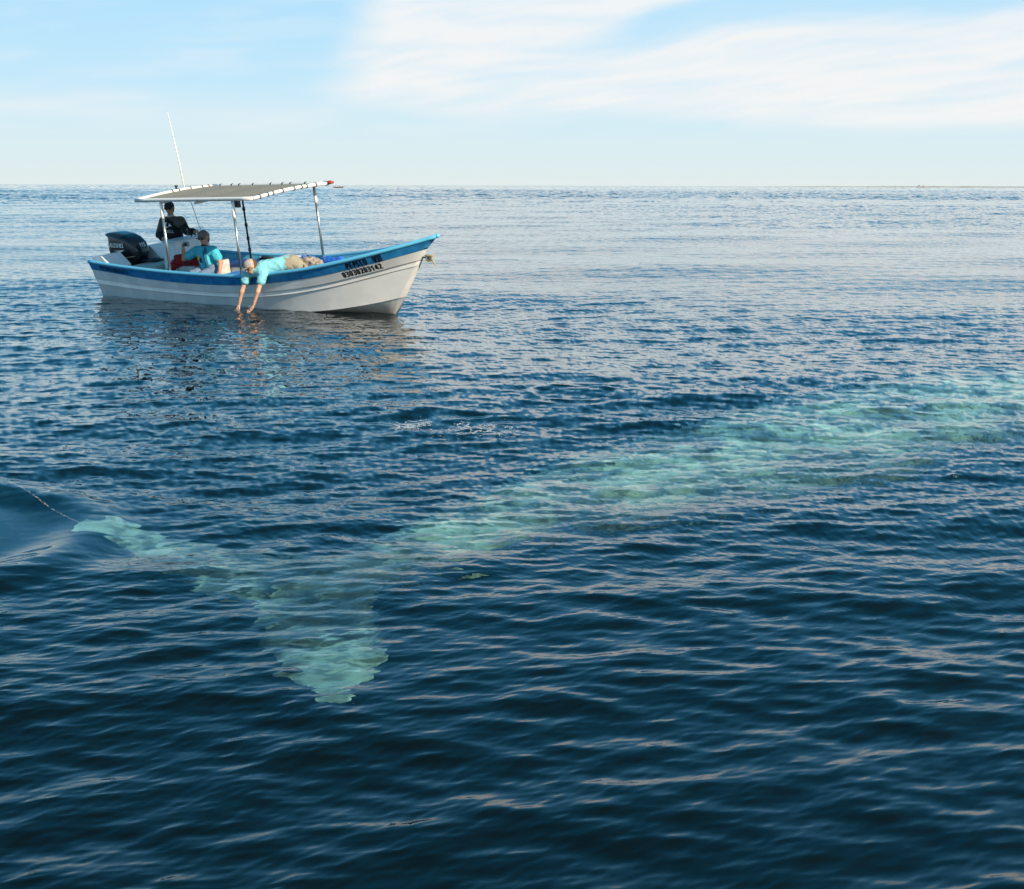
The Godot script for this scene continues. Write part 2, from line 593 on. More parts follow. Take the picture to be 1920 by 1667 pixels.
func letters_on(text: String, width: float, height: float, place: Callable, called: String, m: Material, parent: Node3D, at := Vector3.ZERO, bold := 0.0) -> Node3D:
	# painted letters, each a flat piece of its own, laid on a surface by place(u, v); bold thickens the strokes by that many metres
	var f := SystemFont.new()
	f.font_names = PackedStringArray(["Droid Sans"])
	f.font_weight = 700
	var group := Node3D.new()
	group.name = called
	group.position = at
	parent.add_child(group, true)
	var glyphs := []
	var lo := Vector2(1e9, 1e9)
	var hi := -lo
	for k in text.length():
		if text[k] == " ": continue
		var tm := TextMesh.new()
		tm.font = f
		tm.text = text[k]
		tm.font_size = 64
		tm.pixel_size = 0.01
		tm.depth = 0.0
		tm.curve_step = 4.0
		tm.horizontal_alignment = HORIZONTAL_ALIGNMENT_LEFT
		var arr := tm.get_mesh_arrays()
		var v: PackedVector3Array = arr[Mesh.ARRAY_VERTEX]
		var ix: PackedInt32Array = arr[Mesh.ARRAY_INDEX] if arr[Mesh.ARRAY_INDEX] != null else PackedInt32Array(range(v.size()))
		var x0 := f.get_string_size(text.substr(0, k), HORIZONTAL_ALIGNMENT_LEFT, -1, 64).x * 0.01
		var pts := []
		for n in ix:
			var p := Vector2(v[n].x + x0, v[n].y)
			lo = lo.min(p)
			hi = hi.max(p)
			pts.append(p)
		glyphs.append([text[k], pts])
	for gl in glyphs:
		if bold > 0.0:                                   # narrower letters keep their gaps when the strokes are thick
			var mid := 0.0
			for p in gl[1]: mid += p.x / gl[1].size()
			for n in gl[1].size(): gl[1][n] = Vector2(mid + (gl[1][n].x - mid) * 0.82, gl[1][n].y)
		var st := surf(-1)
		for c in ([-1.0, 0.0, 1.0] if bold > 0.0 else [0.0]):
			for p in gl[1]:
				var q: Vector3 = place.call((p.x - lo.x) / (hi.x - lo.x) * width + c * bold, (p.y - lo.y) / (hi.y - lo.y) * height)
				st.add_vertex(q + Vector3(0, 0, 0.001 * c))
		put(st, "letter", m, group)
	return group

# ------------------------------------------------------------------ bodies: tapered capsules joined smoothly, meshed as surface nets
func blob(bones: Array, cell := 0.02, k := 0.03, keep = null) -> ArrayMesh:
	var lo := Vector3(1e9, 1e9, 1e9)
	var hi := -lo
	for b in bones:
		for e in 2:
			var r: Vector3 = Vector3.ONE * (maxf(b[2], b[3]) + 2.5 * cell)
			lo = lo.min(b[e] - r)
			hi = hi.max(b[e] + r)
	var nx := int((hi.x - lo.x) / cell) + 2
	var ny := int((hi.y - lo.y) / cell) + 2
	var nz := int((hi.z - lo.z) / cell) + 2
	var f := PackedFloat32Array()
	f.resize(nx * ny * nz)
	f.fill(1.0)
	for b in bones:
		var a: Vector3 = b[0]
		var d: Vector3 = b[1] - b[0]
		var l2 := maxf(d.length_squared(), 1e-9)
		var ra: float = b[2]
		var rb: float = b[3]
		var m := Vector3.ONE * (maxf(ra, rb) + 2.0 * cell + k)
		var p0 := ((a.min(b[1]) - m - lo) / cell).floor().clamp(Vector3.ZERO, Vector3(nx - 1, ny - 1, nz - 1))
		var p1 := ((a.max(b[1]) + m - lo) / cell).ceil().clamp(Vector3.ZERO, Vector3(nx - 1, ny - 1, nz - 1))
		for z in range(int(p0.z), int(p1.z) + 1):
			for y in range(int(p0.y), int(p1.y) + 1):
				var base := (z * ny + y) * nx
				for x in range(int(p0.x), int(p1.x) + 1):
					var q := lo + Vector3(x, y, z) * cell - a
					var t := clampf(q.dot(d) / l2, 0.0, 1.0)
					var v := (q - d * t).length() - lerpf(ra, rb, t)
					var o := f[base + x]
					var h := maxf(k - absf(o - v), 0.0) / k
					f[base + x] = minf(o, v) - h * h * k * 0.25
	if keep != null:
		for z in nz:
			for y in ny:
				for x in nx:
					var n := (z * ny + y) * nx + x
					if f[n] < 0.1:
						f[n] = maxf(f[n], keep.call(lo + Vector3(x, y, z) * cell))
	var id := PackedInt32Array()
	id.resize(nx * ny * nz)
	id.fill(-1)
	var verts := PackedVector3Array()
	var off := [0, 1, nx, nx + 1, nx * ny, nx * ny + 1, nx * ny + nx, nx * ny + nx + 1]
	var cor := [Vector3(0, 0, 0), Vector3(1, 0, 0), Vector3(0, 1, 0), Vector3(1, 1, 0), Vector3(0, 0, 1), Vector3(1, 0, 1), Vector3(0, 1, 1), Vector3(1, 1, 1)]
	var edges := [[0, 1], [2, 3], [4, 5], [6, 7], [0, 2], [1, 3], [4, 6], [5, 7], [0, 4], [1, 5], [2, 6], [3, 7]]
	for z in nz - 1:
		for y in ny - 1:
			for x in nx - 1:
				var n := (z * ny + y) * nx + x
				var s := 0
				for c in 8:
					if f[n + off[c]] < 0.0: s += 1
				if s == 0 or s == 8: continue
				var sum := Vector3.ZERO
				var cnt := 0
				for e in edges:
					var va := f[n + off[e[0]]]
					var vb := f[n + off[e[1]]]
					if (va < 0.0) != (vb < 0.0):
						sum += (cor[e[0]] as Vector3).lerp(cor[e[1]], va / (va - vb))
						cnt += 1
				id[n] = verts.size()
				verts.append(lo + (Vector3(x, y, z) + sum / cnt) * cell)
	var index := PackedInt32Array()
	var step := [1, nx, nx * ny]
	for z in range(1, nz - 1):
		for y in range(1, ny - 1):
			for x in range(1, nx - 1):
				var n := (z * ny + y) * nx + x
				var ins := f[n] < 0.0
				for a in 3:
					if ins == (f[n + step[a]] < 0.0): continue
					var u: int = step[(a + 1) % 3]
					var w: int = step[(a + 2) % 3]
					var q := [id[n - u - w], id[n - w], id[n], id[n - u]]
					if q.min() < 0: continue
					if ins: index.append_array(PackedInt32Array([q[0], q[2], q[1], q[0], q[3], q[2]]))
					else: index.append_array(PackedInt32Array([q[0], q[1], q[2], q[0], q[2], q[3]]))
	var norms := PackedVector3Array()
	norms.resize(verts.size())
	for t in range(0, index.size(), 3):
		var a := verts[index[t]]
		var nn := (a - verts[index[t + 2]]).cross(a - verts[index[t + 1]])
		for e in 3: norms[index[t + e]] += nn
	for t in norms.size(): norms[t] = norms[t].normalized()
	var arr := []
	arr.resize(Mesh.ARRAY_MAX)
	arr[Mesh.ARRAY_VERTEX] = verts
	arr[Mesh.ARRAY_NORMAL] = norms
	arr[Mesh.ARRAY_INDEX] = index
	var am := ArrayMesh.new()
	if verts.size(): am.add_surface_from_arrays(Mesh.PRIMITIVE_TRIANGLES, arr)
	return am

func crumple(mesh: ArrayMesh, amp: float, freq: float, sd: int, stretch := Vector3(1, 1, 1)) -> ArrayMesh:
	# folds pushed into a soft surface
	var arr := mesh.surface_get_arrays(0)
	var v: PackedVector3Array = arr[Mesh.ARRAY_VERTEX]
	var nn: PackedVector3Array = arr[Mesh.ARRAY_NORMAL]
	var ix: PackedInt32Array = arr[Mesh.ARRAY_INDEX]
	var n := FastNoiseLite.new()
	n.seed = sd
	n.frequency = freq
	n.fractal_type = FastNoiseLite.FRACTAL_RIDGED
	n.fractal_octaves = 2
	for k in v.size():
		v[k] += nn[k] * n.get_noise_3dv(v[k] * stretch) * amp
	var norms := PackedVector3Array()
	norms.resize(v.size())
	for t in range(0, ix.size(), 3):
		var a := v[ix[t]]
		var m := (a - v[ix[t + 2]]).cross(a - v[ix[t + 1]])
		for e in 3: norms[ix[t + e]] += m
	for t in norms.size(): norms[t] = norms[t].normalized()
	arr[Mesh.ARRAY_VERTEX] = v
	arr[Mesh.ARRAY_NORMAL] = norms
	var am := ArrayMesh.new()
	am.add_surface_from_arrays(Mesh.PRIMITIVE_TRIANGLES, arr)
	return am

func flesh(mesh: ArrayMesh, called: String, m: Material, parent: Node3D, at := Vector3.ZERO) -> MeshInstance3D:
	var o := MeshInstance3D.new()
	o.name = called
	o.mesh = mesh
	o.material_override = m
	o.position = at
	parent.add_child(o, true)
	return o

# ------------------------------------------------------------------ boat; its own axes: x to the bow, y up, z to starboard
var boat_xf := Transform3D(Basis(Vector3(0.8121, 0.005, 0.5835), Vector3(-0.082, 0.991, 0.1056), Vector3(-0.5777, -0.1336, 0.8052)).orthonormalized(), Vector3(-4.41, -0.043, -25.07))
var M := {}

func aboard(called: String, label: String, category: String, base: Vector3) -> Node3D:
	var o := Node3D.new()
	o.name = called
	o.transform = boat_xf * Transform3D(Basis(), base)
	add_child(o, true)
	tag(o, label, category)
	return o

var levels := []
const COLS := 56
func hull_levels() -> void:
	var raw := [
		[Vector3(-3.60, -0.22, 0), Vector3(-1.5, -0.25, 0), Vector3(0.5, -0.25, 0), Vector3(1.8, -0.23, 0), Vector3(2.5, -0.18, 0), Vector3(2.9, -0.1, 0), Vector3(3.10, 0.0, 0)],
		[Vector3(-3.62, 0.06, 0.74), Vector3(-2.0, 0.02, 0.80), Vector3(0.0, 0.02, 0.80), Vector3(1.2, 0.04, 0.72), Vector3(2.0, 0.08, 0.54), Vector3(2.7, 0.16, 0.28), Vector3(3.28, 0.26, 0)],
		[Vector3(-3.66, 0.38, 0.83), Vector3(-2.0, 0.31, 0.88), Vector3(0.0, 0.29, 0.89), Vector3(1.2, 0.36, 0.84), Vector3(2.1, 0.48, 0.66), Vector3(2.9, 0.64, 0.37), Vector3(3.3, 0.73, 0.19), Vector3(3.66, 0.80, 0)],
		[Vector3(-3.70, 0.65, 0.86), Vector3(-1.8, 0.52, 0.92), Vector3(0.0, 0.50, 0.93), Vector3(1.2, 0.585, 0.89), Vector3(2.2, 0.72, 0.74), Vector3(3.1, 0.90, 0.44), Vector3(3.5, 0.99, 0.25), Vector3(3.84, 1.07, 0)],
		[Vector3(-3.74, 0.80, 0.90), Vector3(-2.7, 0.745, 0.96), Vector3(-1.4, 0.69, 0.98), Vector3(0.0, 0.675, 0.99), Vector3(0.6, 0.69, 0.985), Vector3(1.3, 0.76, 0.95), Vector3(1.8, 0.82, 0.90), Vector3(2.3, 0.90, 0.80), Vector3(2.75, 0.985, 0.67), Vector3(3.2, 1.08, 0.50), Vector3(3.65, 1.18, 0.27), Vector3(4.05, 1.28, 0)],
	]
	for r in raw:
		var c := Curve3D.new()
		c.bake_interval = 0.02
		for i in r.size():
			var d: Vector3 = (r[mini(i + 1, r.size() - 1)] - r[maxi(i - 1, 0)]) * 0.5
			var li: float = (r[i] - r[maxi(i - 1, 0)]).length() / maxf(d.length(), 0.01) * 0.33
			var lo: float = (r[mini(i + 1, r.size() - 1)] - r[i]).length() / maxf(d.length(), 0.01) * 0.33
			c.add_point(r[i], -d * li, d * lo)
		var out := []
		for k in COLS + 1:
			out.append(c.sample_baked(c.get_baked_length() * k / COLS, true))
		levels.append(out)

func level_at(l: int, x: float) -> Vector3:
	var a: Array = levels[l]
	for k in COLS:
		if a[k + 1].x >= x or k == COLS - 1:
			return (a[k] as Vector3).lerp(a[k + 1], (x - a[k].x) / (a[k + 1].x - a[k].x))
	return a[0]

func strip(st: SurfaceTool, a: Array, b: Array, group: int, both := true) -> void:
	st.set_smooth_group(group)
	for s in [1.0, -1.0]:
		var f := Vector3(1, 1, s)
		for k in a.size() - 1:
			quad(st, a[k] * f, a[k + 1] * f, b[k + 1] * f, b[k] * f, Vector3(0.15, -0.05, s))
		if not both: break

func shifted(l: int, dy: float, dz: float) -> Array:
	var out := []
	for p in levels[l]:
		out.append(Vector3(p.x, p.y + dy, maxf(0.0, p.z + dz) if p.z > 0.02 else 0.0))
	return out

func between(f: float, dz: float) -> Array:
	# a moulded line on the topsides, part way from the strake to the painted band
	var out := []
	for k in COLS + 1:
		var p: Vector3 = (levels[2][k] as Vector3).lerp(levels[3][k], f)
		out.append(Vector3(p.x, p.y, p.z + dz if p.z > 0.02 else 0.0))
	return out

func pick(a: Array, from: float, to: float) -> Array:
	return a.filter(func(p): return p.x >= from and p.x <= to)

func build_boat() -> void:
	hull_levels()
	M.gel = worn("white_gelcoat", lin(0.76, 0.77, 0.75), lin(0.85, 0.85, 0.83), 0.7, 0.28, 0.012)
	M.gel.clearcoat_enabled = true
	M.gel.clearcoat = 0.5
	M.gel.clearcoat_roughness = 0.15
	M.blue = worn("blue_paint", lin(0.015, 0.19, 0.46), lin(0.03, 0.27, 0.56), 0.9, 0.4, 0.02)
	M.inside = worn("light_blue_liner", lin(0.10, 0.46, 0.64), lin(0.16, 0.55, 0.72), 1.1, 0.5, 0.02)
	M.rail = paint("rail_blue", lin(0.13, 0.50, 0.73), 0.35)
	M.deck = worn("cream_deck", lin(0.50, 0.48, 0.43), lin(0.62, 0.60, 0.55), 1.3, 0.6, 0.03)
	M.white = worn("white_plastic", lin(0.70, 0.71, 0.70), lin(0.78, 0.78, 0.77), 1.0, 0.4, 0.02)
	M.pipe = paint("white_pipe", lin(0.80, 0.79, 0.76), 0.35)
	M.steel = paint("steel_tube", lin(0.52, 0.51, 0.49), 0.28, 0.9)
	M.black = paint("black_plastic", lin(0.012, 0.012, 0.014), 0.35)
	M.cowl = paint("black_cowling", lin(0.010, 0.009, 0.010), 0.3)
	M.cowl.clearcoat_enabled = true
	M.cowl.clearcoat = 0.35
	M.cowl.clearcoat_roughness = 0.06
	M.ink = paint("black_letters", lin(0.008, 0.008, 0.012), 0.5)
	M.navy = paint("navy_letters", lin(0.010, 0.022, 0.075), 0.5)
	M.paper = paint("white_letters", lin(0.85, 0.85, 0.83), 0.5)
	M.cloth = worn("canopy_cloth", lin(0.21, 0.20, 0.16), lin(0.27, 0.255, 0.21), 2.0, 0.9, 0.03)
	M.cushion = paint("navy_cushion", lin(0.012, 0.055, 0.22), 0.7)
	M.mid_blue = paint("blue_vinyl", lin(0.05, 0.22, 0.60), 0.6)
	M.rope = paint("tan_rope", lin(0.42, 0.33, 0.17), 0.9)
	M.red = paint("red_lens", lin(0.34, 0.03, 0.025), 0.35)
	var b := aboard("panga_boat", "long open blue and white motor boat with a grey sun canopy on poles", "boat", Vector3.ZERO)
	# hull
	var st := surf()
	strip(st, levels[0], levels[1], 1)
	strip(st, levels[1], shifted(1, 0.0, 0.022), 2)
	strip(st, shifted(1, 0.0, 0.022), shifted(2, -0.012, -0.012), 3)
	strip(st, shifted(2, -0.012, -0.012), shifted(2, 0.0, 0.012), 4)
	strip(st, shifted(2, 0.0, 0.012), between(0.30, -0.014), 5)
	strip(st, between(0.30, -0.014), between(0.37, 0.016), 6)
	strip(st, between(0.37, 0.016), shifted(3, 0.0, 0.012), 7)
	# transom
	st.set_smooth_group(-1)
	var sec := [levels[0][0], levels[1][0], levels[2][0], levels[3][0], levels[4][0]]
	for i in 4:
		var p: Vector3 = sec[i]
		var q: Vector3 = sec[i + 1]
		quad(st, p, q, q * Vector3(1, 1, -1), p * Vector3(1, 1, -1), Vector3.LEFT)
	put(st, "hull", M.gel, b)
	# painted band under the gunwale
	st = surf()
	strip(st, shifted(3, 0.0, 0.012), shifted(3, 0.006, 0.022), 1)
	strip(st, shifted(3, 0.006, 0.022), shifted(4, -0.02, 0.0), 2)
	var band := put(st, "painted_band", M.blue, b)
	# inner liner, gunwale rail, sole
	st = surf()
	var g_in := shifted(4, -0.012, -0.055)
	var fl := []
	for p in levels[4]:
		var fx := minf(p.x, 3.0)
		var fy := 0.22 + 0.30 * smoothstep(1.6, 3.0, fx)
		var lo := level_at(1, fx)
		var hi := level_at(2, fx)
		if fy > hi.y:
			lo = hi
			hi = level_at(3, fx)
		fl.append(Vector3(fx, fy, maxf(0.0, lo.lerp(hi, clampf((fy - lo.y) / (hi.y - lo.y), 0.0, 1.0)).z - 0.07)))
	strip(st, g_in, fl, 1)
	st.set_smooth_group(-1)
	quad(st, g_in[0], fl[0], fl[0] * Vector3(1, 1, -1), g_in[0] * Vector3(1, 1, -1), Vector3.RIGHT)
	put(st, "inner_liner", M.inside, b)
	st = surf()
	for k in COLS:
		quad(st, fl[k], fl[k + 1], fl[k + 1] * Vector3(1, 1, -1), fl[k] * Vector3(1, 1, -1), Vector3.UP)
	put(st, "sole", M.inside, b)
	for s in [1.0, -1.0]:
		st = surf()
		var path := []
		for p in levels[4]: path.append(Vector3(p.x, p.y, (p.z - 0.012) * s) + (Vector3(0.05, 0.012, 0) if p.z <= 0.0 else Vector3.ZERO))
		tube(st, path, 0.034, 8)
		put(st, "gunwale_rail", M.rail, b)
	st = surf()
	tube(st, [Vector3(-3.74, 0.80, -0.88), Vector3(-3.74, 0.80, -0.34)], 0.03, 8)
	put(st, "transom_rail", M.rail, b)
	st = surf()
	tube(st, [Vector3(-3.74, 0.80, 0.34), Vector3(-3.74, 0.80, 0.88)], 0.03, 8)
	put(st, "transom_rail", M.rail, b)
	# inside ribs between liner and rail, far side
	for x in [-2.2, -1.0, -0.45, 0.15, 0.8]:
		for s in [1.0, -1.0]:
			var gp := level_at(4, x)
			st = surf()
			tube(st, [Vector3(x, gp.y - 0.03, (gp.z - 0.06) * s), Vector3(x, 0.5, (gp.z - 0.09) * s), Vector3(x, 0.30, (gp.z - 0.19) * s)], 0.028, 6)
			put(st, "rib", M.inside, b)
	# fore deck, white, and a low step behind it
	st = surf(-1)
	var edge := pick(levels[4], 1.9, 4.0)
	for k in edge.size() - 1:
		var p := Vector3(edge[k].x, edge[k].y - 0.13, maxf(edge[k].z - 0.09, 0.0))
		var q := Vector3(edge[k + 1].x, edge[k + 1].y - 0.13, maxf(edge[k + 1].z - 0.09, 0.0))
		quad(st, p, q, q * Vector3(1, 1, -1), p * Vector3(1, 1, -1), Vector3.UP)
	var e0 := Vector3(edge[0].x, edge[0].y - 0.13, edge[0].z - 0.09)
	quad(st, e0, e0 * Vector3(1, 1, -1), Vector3(e0.x, 0.25, -0.45), Vector3(e0.x, 0.25, 0.45), Vector3.LEFT)
	put(st, "fore_deck", M.white, b)
	# benches along the sides and across
	st = surf(-1)
	rbox(st, Vector3(-0.35, 0.38, -0.66), Vector3(2.3, 0.30, 0.34), 0.02)
	put(st, "side_bench", M.white, b)
	st = surf(-1)
	rbox(st, Vector3(-0.35, 0.575, -0.65), Vector3(2.32, 0.085, 0.40), 0.03)
	put(st, "bench_cushion", M.cushion, b)
	st = surf(-1)
	rbox(st, Vector3(-0.4, 0.36, 0.58), Vector3(1.9, 0.26, 0.32), 0.02)
	put(st, "side_bench", M.white, b)
	st = surf(-1)
	rbox(st, Vector3(-0.4, 0.53, 0.57), Vector3(1.92, 0.08, 0.36), 0.03)
	put(st, "bench_cushion", M.cushion, b)
	st = surf(-1)
	rbox(st, Vector3(-0.3, 0.34, -0.1), Vector3(1.5, 0.22, 0.46), 0.02)
	put(st, "centre_locker", M.white, b)
	st = surf(-1)
	rbox(st, Vector3(-0.3, 0.475, -0.1), Vector3(1.46, 0.045, 0.42), 0.015)
	put(st, "locker_lid", M.mid_blue, b)
	st = surf(-1)
	rbox(st, Vector3(1.15, 0.45, 0.0), Vector3(0.38, 0.46, 1.25), 0.02)
	put(st, "thwart", M.white, b)
	st = surf(-1)
	rbox(st, Vector3(1.2, 0.70, 0.05), Vector3(0.62, 0.06, 1.2), 0.02)
	put(st, "thwart_cushion", M.mid_blue, b)
	# seat in front of the console
	st = surf(-1)
	rbox(st, Vector3(-1.60, 0.46, -0.02), Vector3(0.50, 0.48, 0.9), 0.03)
	put(st, "console_seat", M.deck, b)
	# after deck
	st = surf(-1)
	rbox(st, Vector3(-2.92, 0.44, 0.02), Vector3(0.62, 0.40, 1.34), 0.03)
	put(st, "after_deck", M.deck, b)
	st = surf(-1)
	for s in [1.0, -1.0]:
		var w := [Vector3(-3.70, 0.62, 0.36 * s), Vector3(-3.18, 0.62, 0.36 * s), Vector3(-3.18, 0.68, 0.36 * s), Vector3(-3.45, 0.90, 0.36 * s), Vector3(-3.70, 0.88, 0.36 * s)]
		var v := []
		for p in w: v.append(Vector3(p.x, p.y, 0.82 * s))
		for i in range(1, 4):
			tri(st, w[0], w[i], w[i + 1], Vector3(0, 0, -s))
			tri(st, v[0], v[i], v[i + 1], Vector3(0, 0, s))
		for i in 5:
			var j := (i + 1) % 5
			quad(st, w[i], w[j], v[j], v[i], w[i] - Vector3(-3.44, 0.7, 0.36 * s))
		put(st, "stern_locker", M.white, b)
		st = surf(-1)
	# console with windscreen, wheel and throttle
	st = surf(-1)
	var cb := [Vector3(-2.34, 0.22, 0.30), Vector3(-1.86, 0.22, 0.30), Vector3(-1.94, 1.10, 0.28), Vector3(-2.26, 1.09, 0.28)]
	var cf := []
	for p in cb: cf.append(Vector3(p.x, p.y, -0.54))
	quad(st, cb[0], cb[1], cb[2], cb[3], Vector3(0, 0, 1))
	quad(st, cf[0], cf[1], cf[2], cf[3], Vector3(0, 0, -1))
	for i in 4: quad(st, cb[i], cb[(i + 1) % 4], cf[(i + 1) % 4], cf[i], cb[i] + cb[(i + 1) % 4] - Vector3(-4.2, 1.32, 0.6))
	var cons := put(st, "console", M.white, b)
	st = surf(-1)
	rbox(st, Vector3(-2.10, 1.11, -0.13), Vector3(0.38, 0.03, 0.88), 0.012)
	put(st, "console_lid", M.white, cons)
	var acryl := paint("acrylic", lin(0.75, 0.82, 0.84, 0.25), 0.05)
	acryl.transparency = BaseMaterial3D.TRANSPARENCY_ALPHA
	st = surf(-1)
	rbox(st, Vector3(-1.98, 1.20, -0.30), Vector3(0.012, 0.19, 0.42), 0.003, Basis(Vector3.BACK, 0.25))
	put(st, "windscreen", acryl, cons)
	st = surf()
	var wheel := []
	for k in 25: wheel.append(Vector3(-2.38, 1.0, -0.13) + Vector3(-0.06 * sin(TAU * k / 24), 0.17 * sin(TAU * k / 24), 0.17 * cos(TAU * k / 24)))
	tube(st, wheel, 0.014, 6)
	tube(st, [Vector3(-2.38, 1.0, -0.30), Vector3(-2.38, 1.0, 0.04)], 0.012, 6)
	tube(st, [Vector3(-2.38, 1.0, -0.13), Vector3(-2.27, 1.0, -0.13)], 0.025, 6)
	put(st, "steering_wheel", M.black, cons)
	st = surf()
	tube(st, [Vector3(-1.98, 1.12, -0.16), Vector3(-1.93, 1.22, -0.16), Vector3(-1.84, 1.17, -0.16)], 0.014, 6)
	put(st, "throttle_lever", M.black, cons)
	# stern light on its staff
	st = surf()
	tube(st, [Vector3(-2.02, 1.1, -0.48), Vector3(-2.24, 1.82, -0.48)], 0.008, 6)
	var staff := put(st, "light_staff", M.steel, b)
	st = surf()
	tube(st, [Vector3(-2.24, 1.82, -0.48), Vector3(-2.25, 1.85, -0.48), Vector3(-2.26, 1.89, -0.48)], [0.02, 0.026, 0.015], 8)
	put(st, "light_globe", M.paper, staff)
	build_canopy(b)
	build_outboard(b)
	# lettering follows the planking
	var on := func(x0: float, l0: int, l1: int, f0: float, tilt: float) -> Callable:
		return func(u: float, v: float) -> Vector3:
			var x := x0 + u
			var p := level_at(l0, x)
			var q := level_at(l1, x)
			var h := (q - p).length()
			var f := f0 + v / h + tilt * u
			var r := p.lerp(q, f)
			return Vector3(r.x, r.y, r.z + 0.005 + (0.005 + 0.022 * (1.0 - f) if l0 == 3 else 0.015))
	letters_on("PEPITO   VII", 0.60, 0.13, on.call(2.63, 3, 4, 0.05, 0.0), "boat_name", M.ink, b, Vector3.ZERO, 0.006)
	letters_on("03030203142", 0.66, 0.115, on.call(2.50, 2, 3, 0.46, 0.0), "registration_number", M.ink, b, Vector3.ZERO, 0.005)
	letters_on("PTO SAN CARLOS B C S", 0.85, 0.085, on.call(-3.42, 3, 4, 0.22, 0.0), "home_port", M.navy, b, Vector3.ZERO, 0.004)
	st = surf(-1)
	var em := on.call(-3.30, 2, 3, 0.50, 0.0)
	var fish := [Vector2(0, 0.10), Vector2(0.02, 0.06), Vector2(0.06, 0.075), Vector2(0.13, 0.065), Vector2(0.22, 0.07), Vector2(0.25, 0.075), Vector2(0.26, 0.03), Vector2(0.24, 0.0), Vector2(0.21, 0.012), Vector2(0.16, 0.0), Vector2(0.08, 0.02), Vector2(0.03, 0.045)]
	var tr := Geometry2D.triangulate_polygon(PackedVector2Array(fish))
	for k in tr: st.add_vertex(em.call(fish[k].x, fish[k].y))
	put(st, "emblem", M.navy, b)
	# mooring line made fast at the stem
	st = surf()
	var coil := []
	for k in 70:
		var t := TAU * k / 14.0
		coil.append(Vector3(3.86 + 0.05 * cos(t) + 0.03 * sin(k * 1.7), 0.93 + 0.045 * sin(t) + 0.02 * cos(k * 0.9), 0.02 * sin(k * 0.53)))
	coil.append(Vector3(3.93, 0.86, 0.0))
	coil.append(Vector3(3.98, 0.80, 0.01))
	tube(st, coil, 0.011, 5)
	put(st, "mooring_line", M.rope, b)
	st = surf()
	tube(st, [Vector3(3.70, 0.93, 0.0), Vector3(3.84, 0.94, 0.0)], 0.02, 6)
	put(st, "bow_eye", M.steel, b)

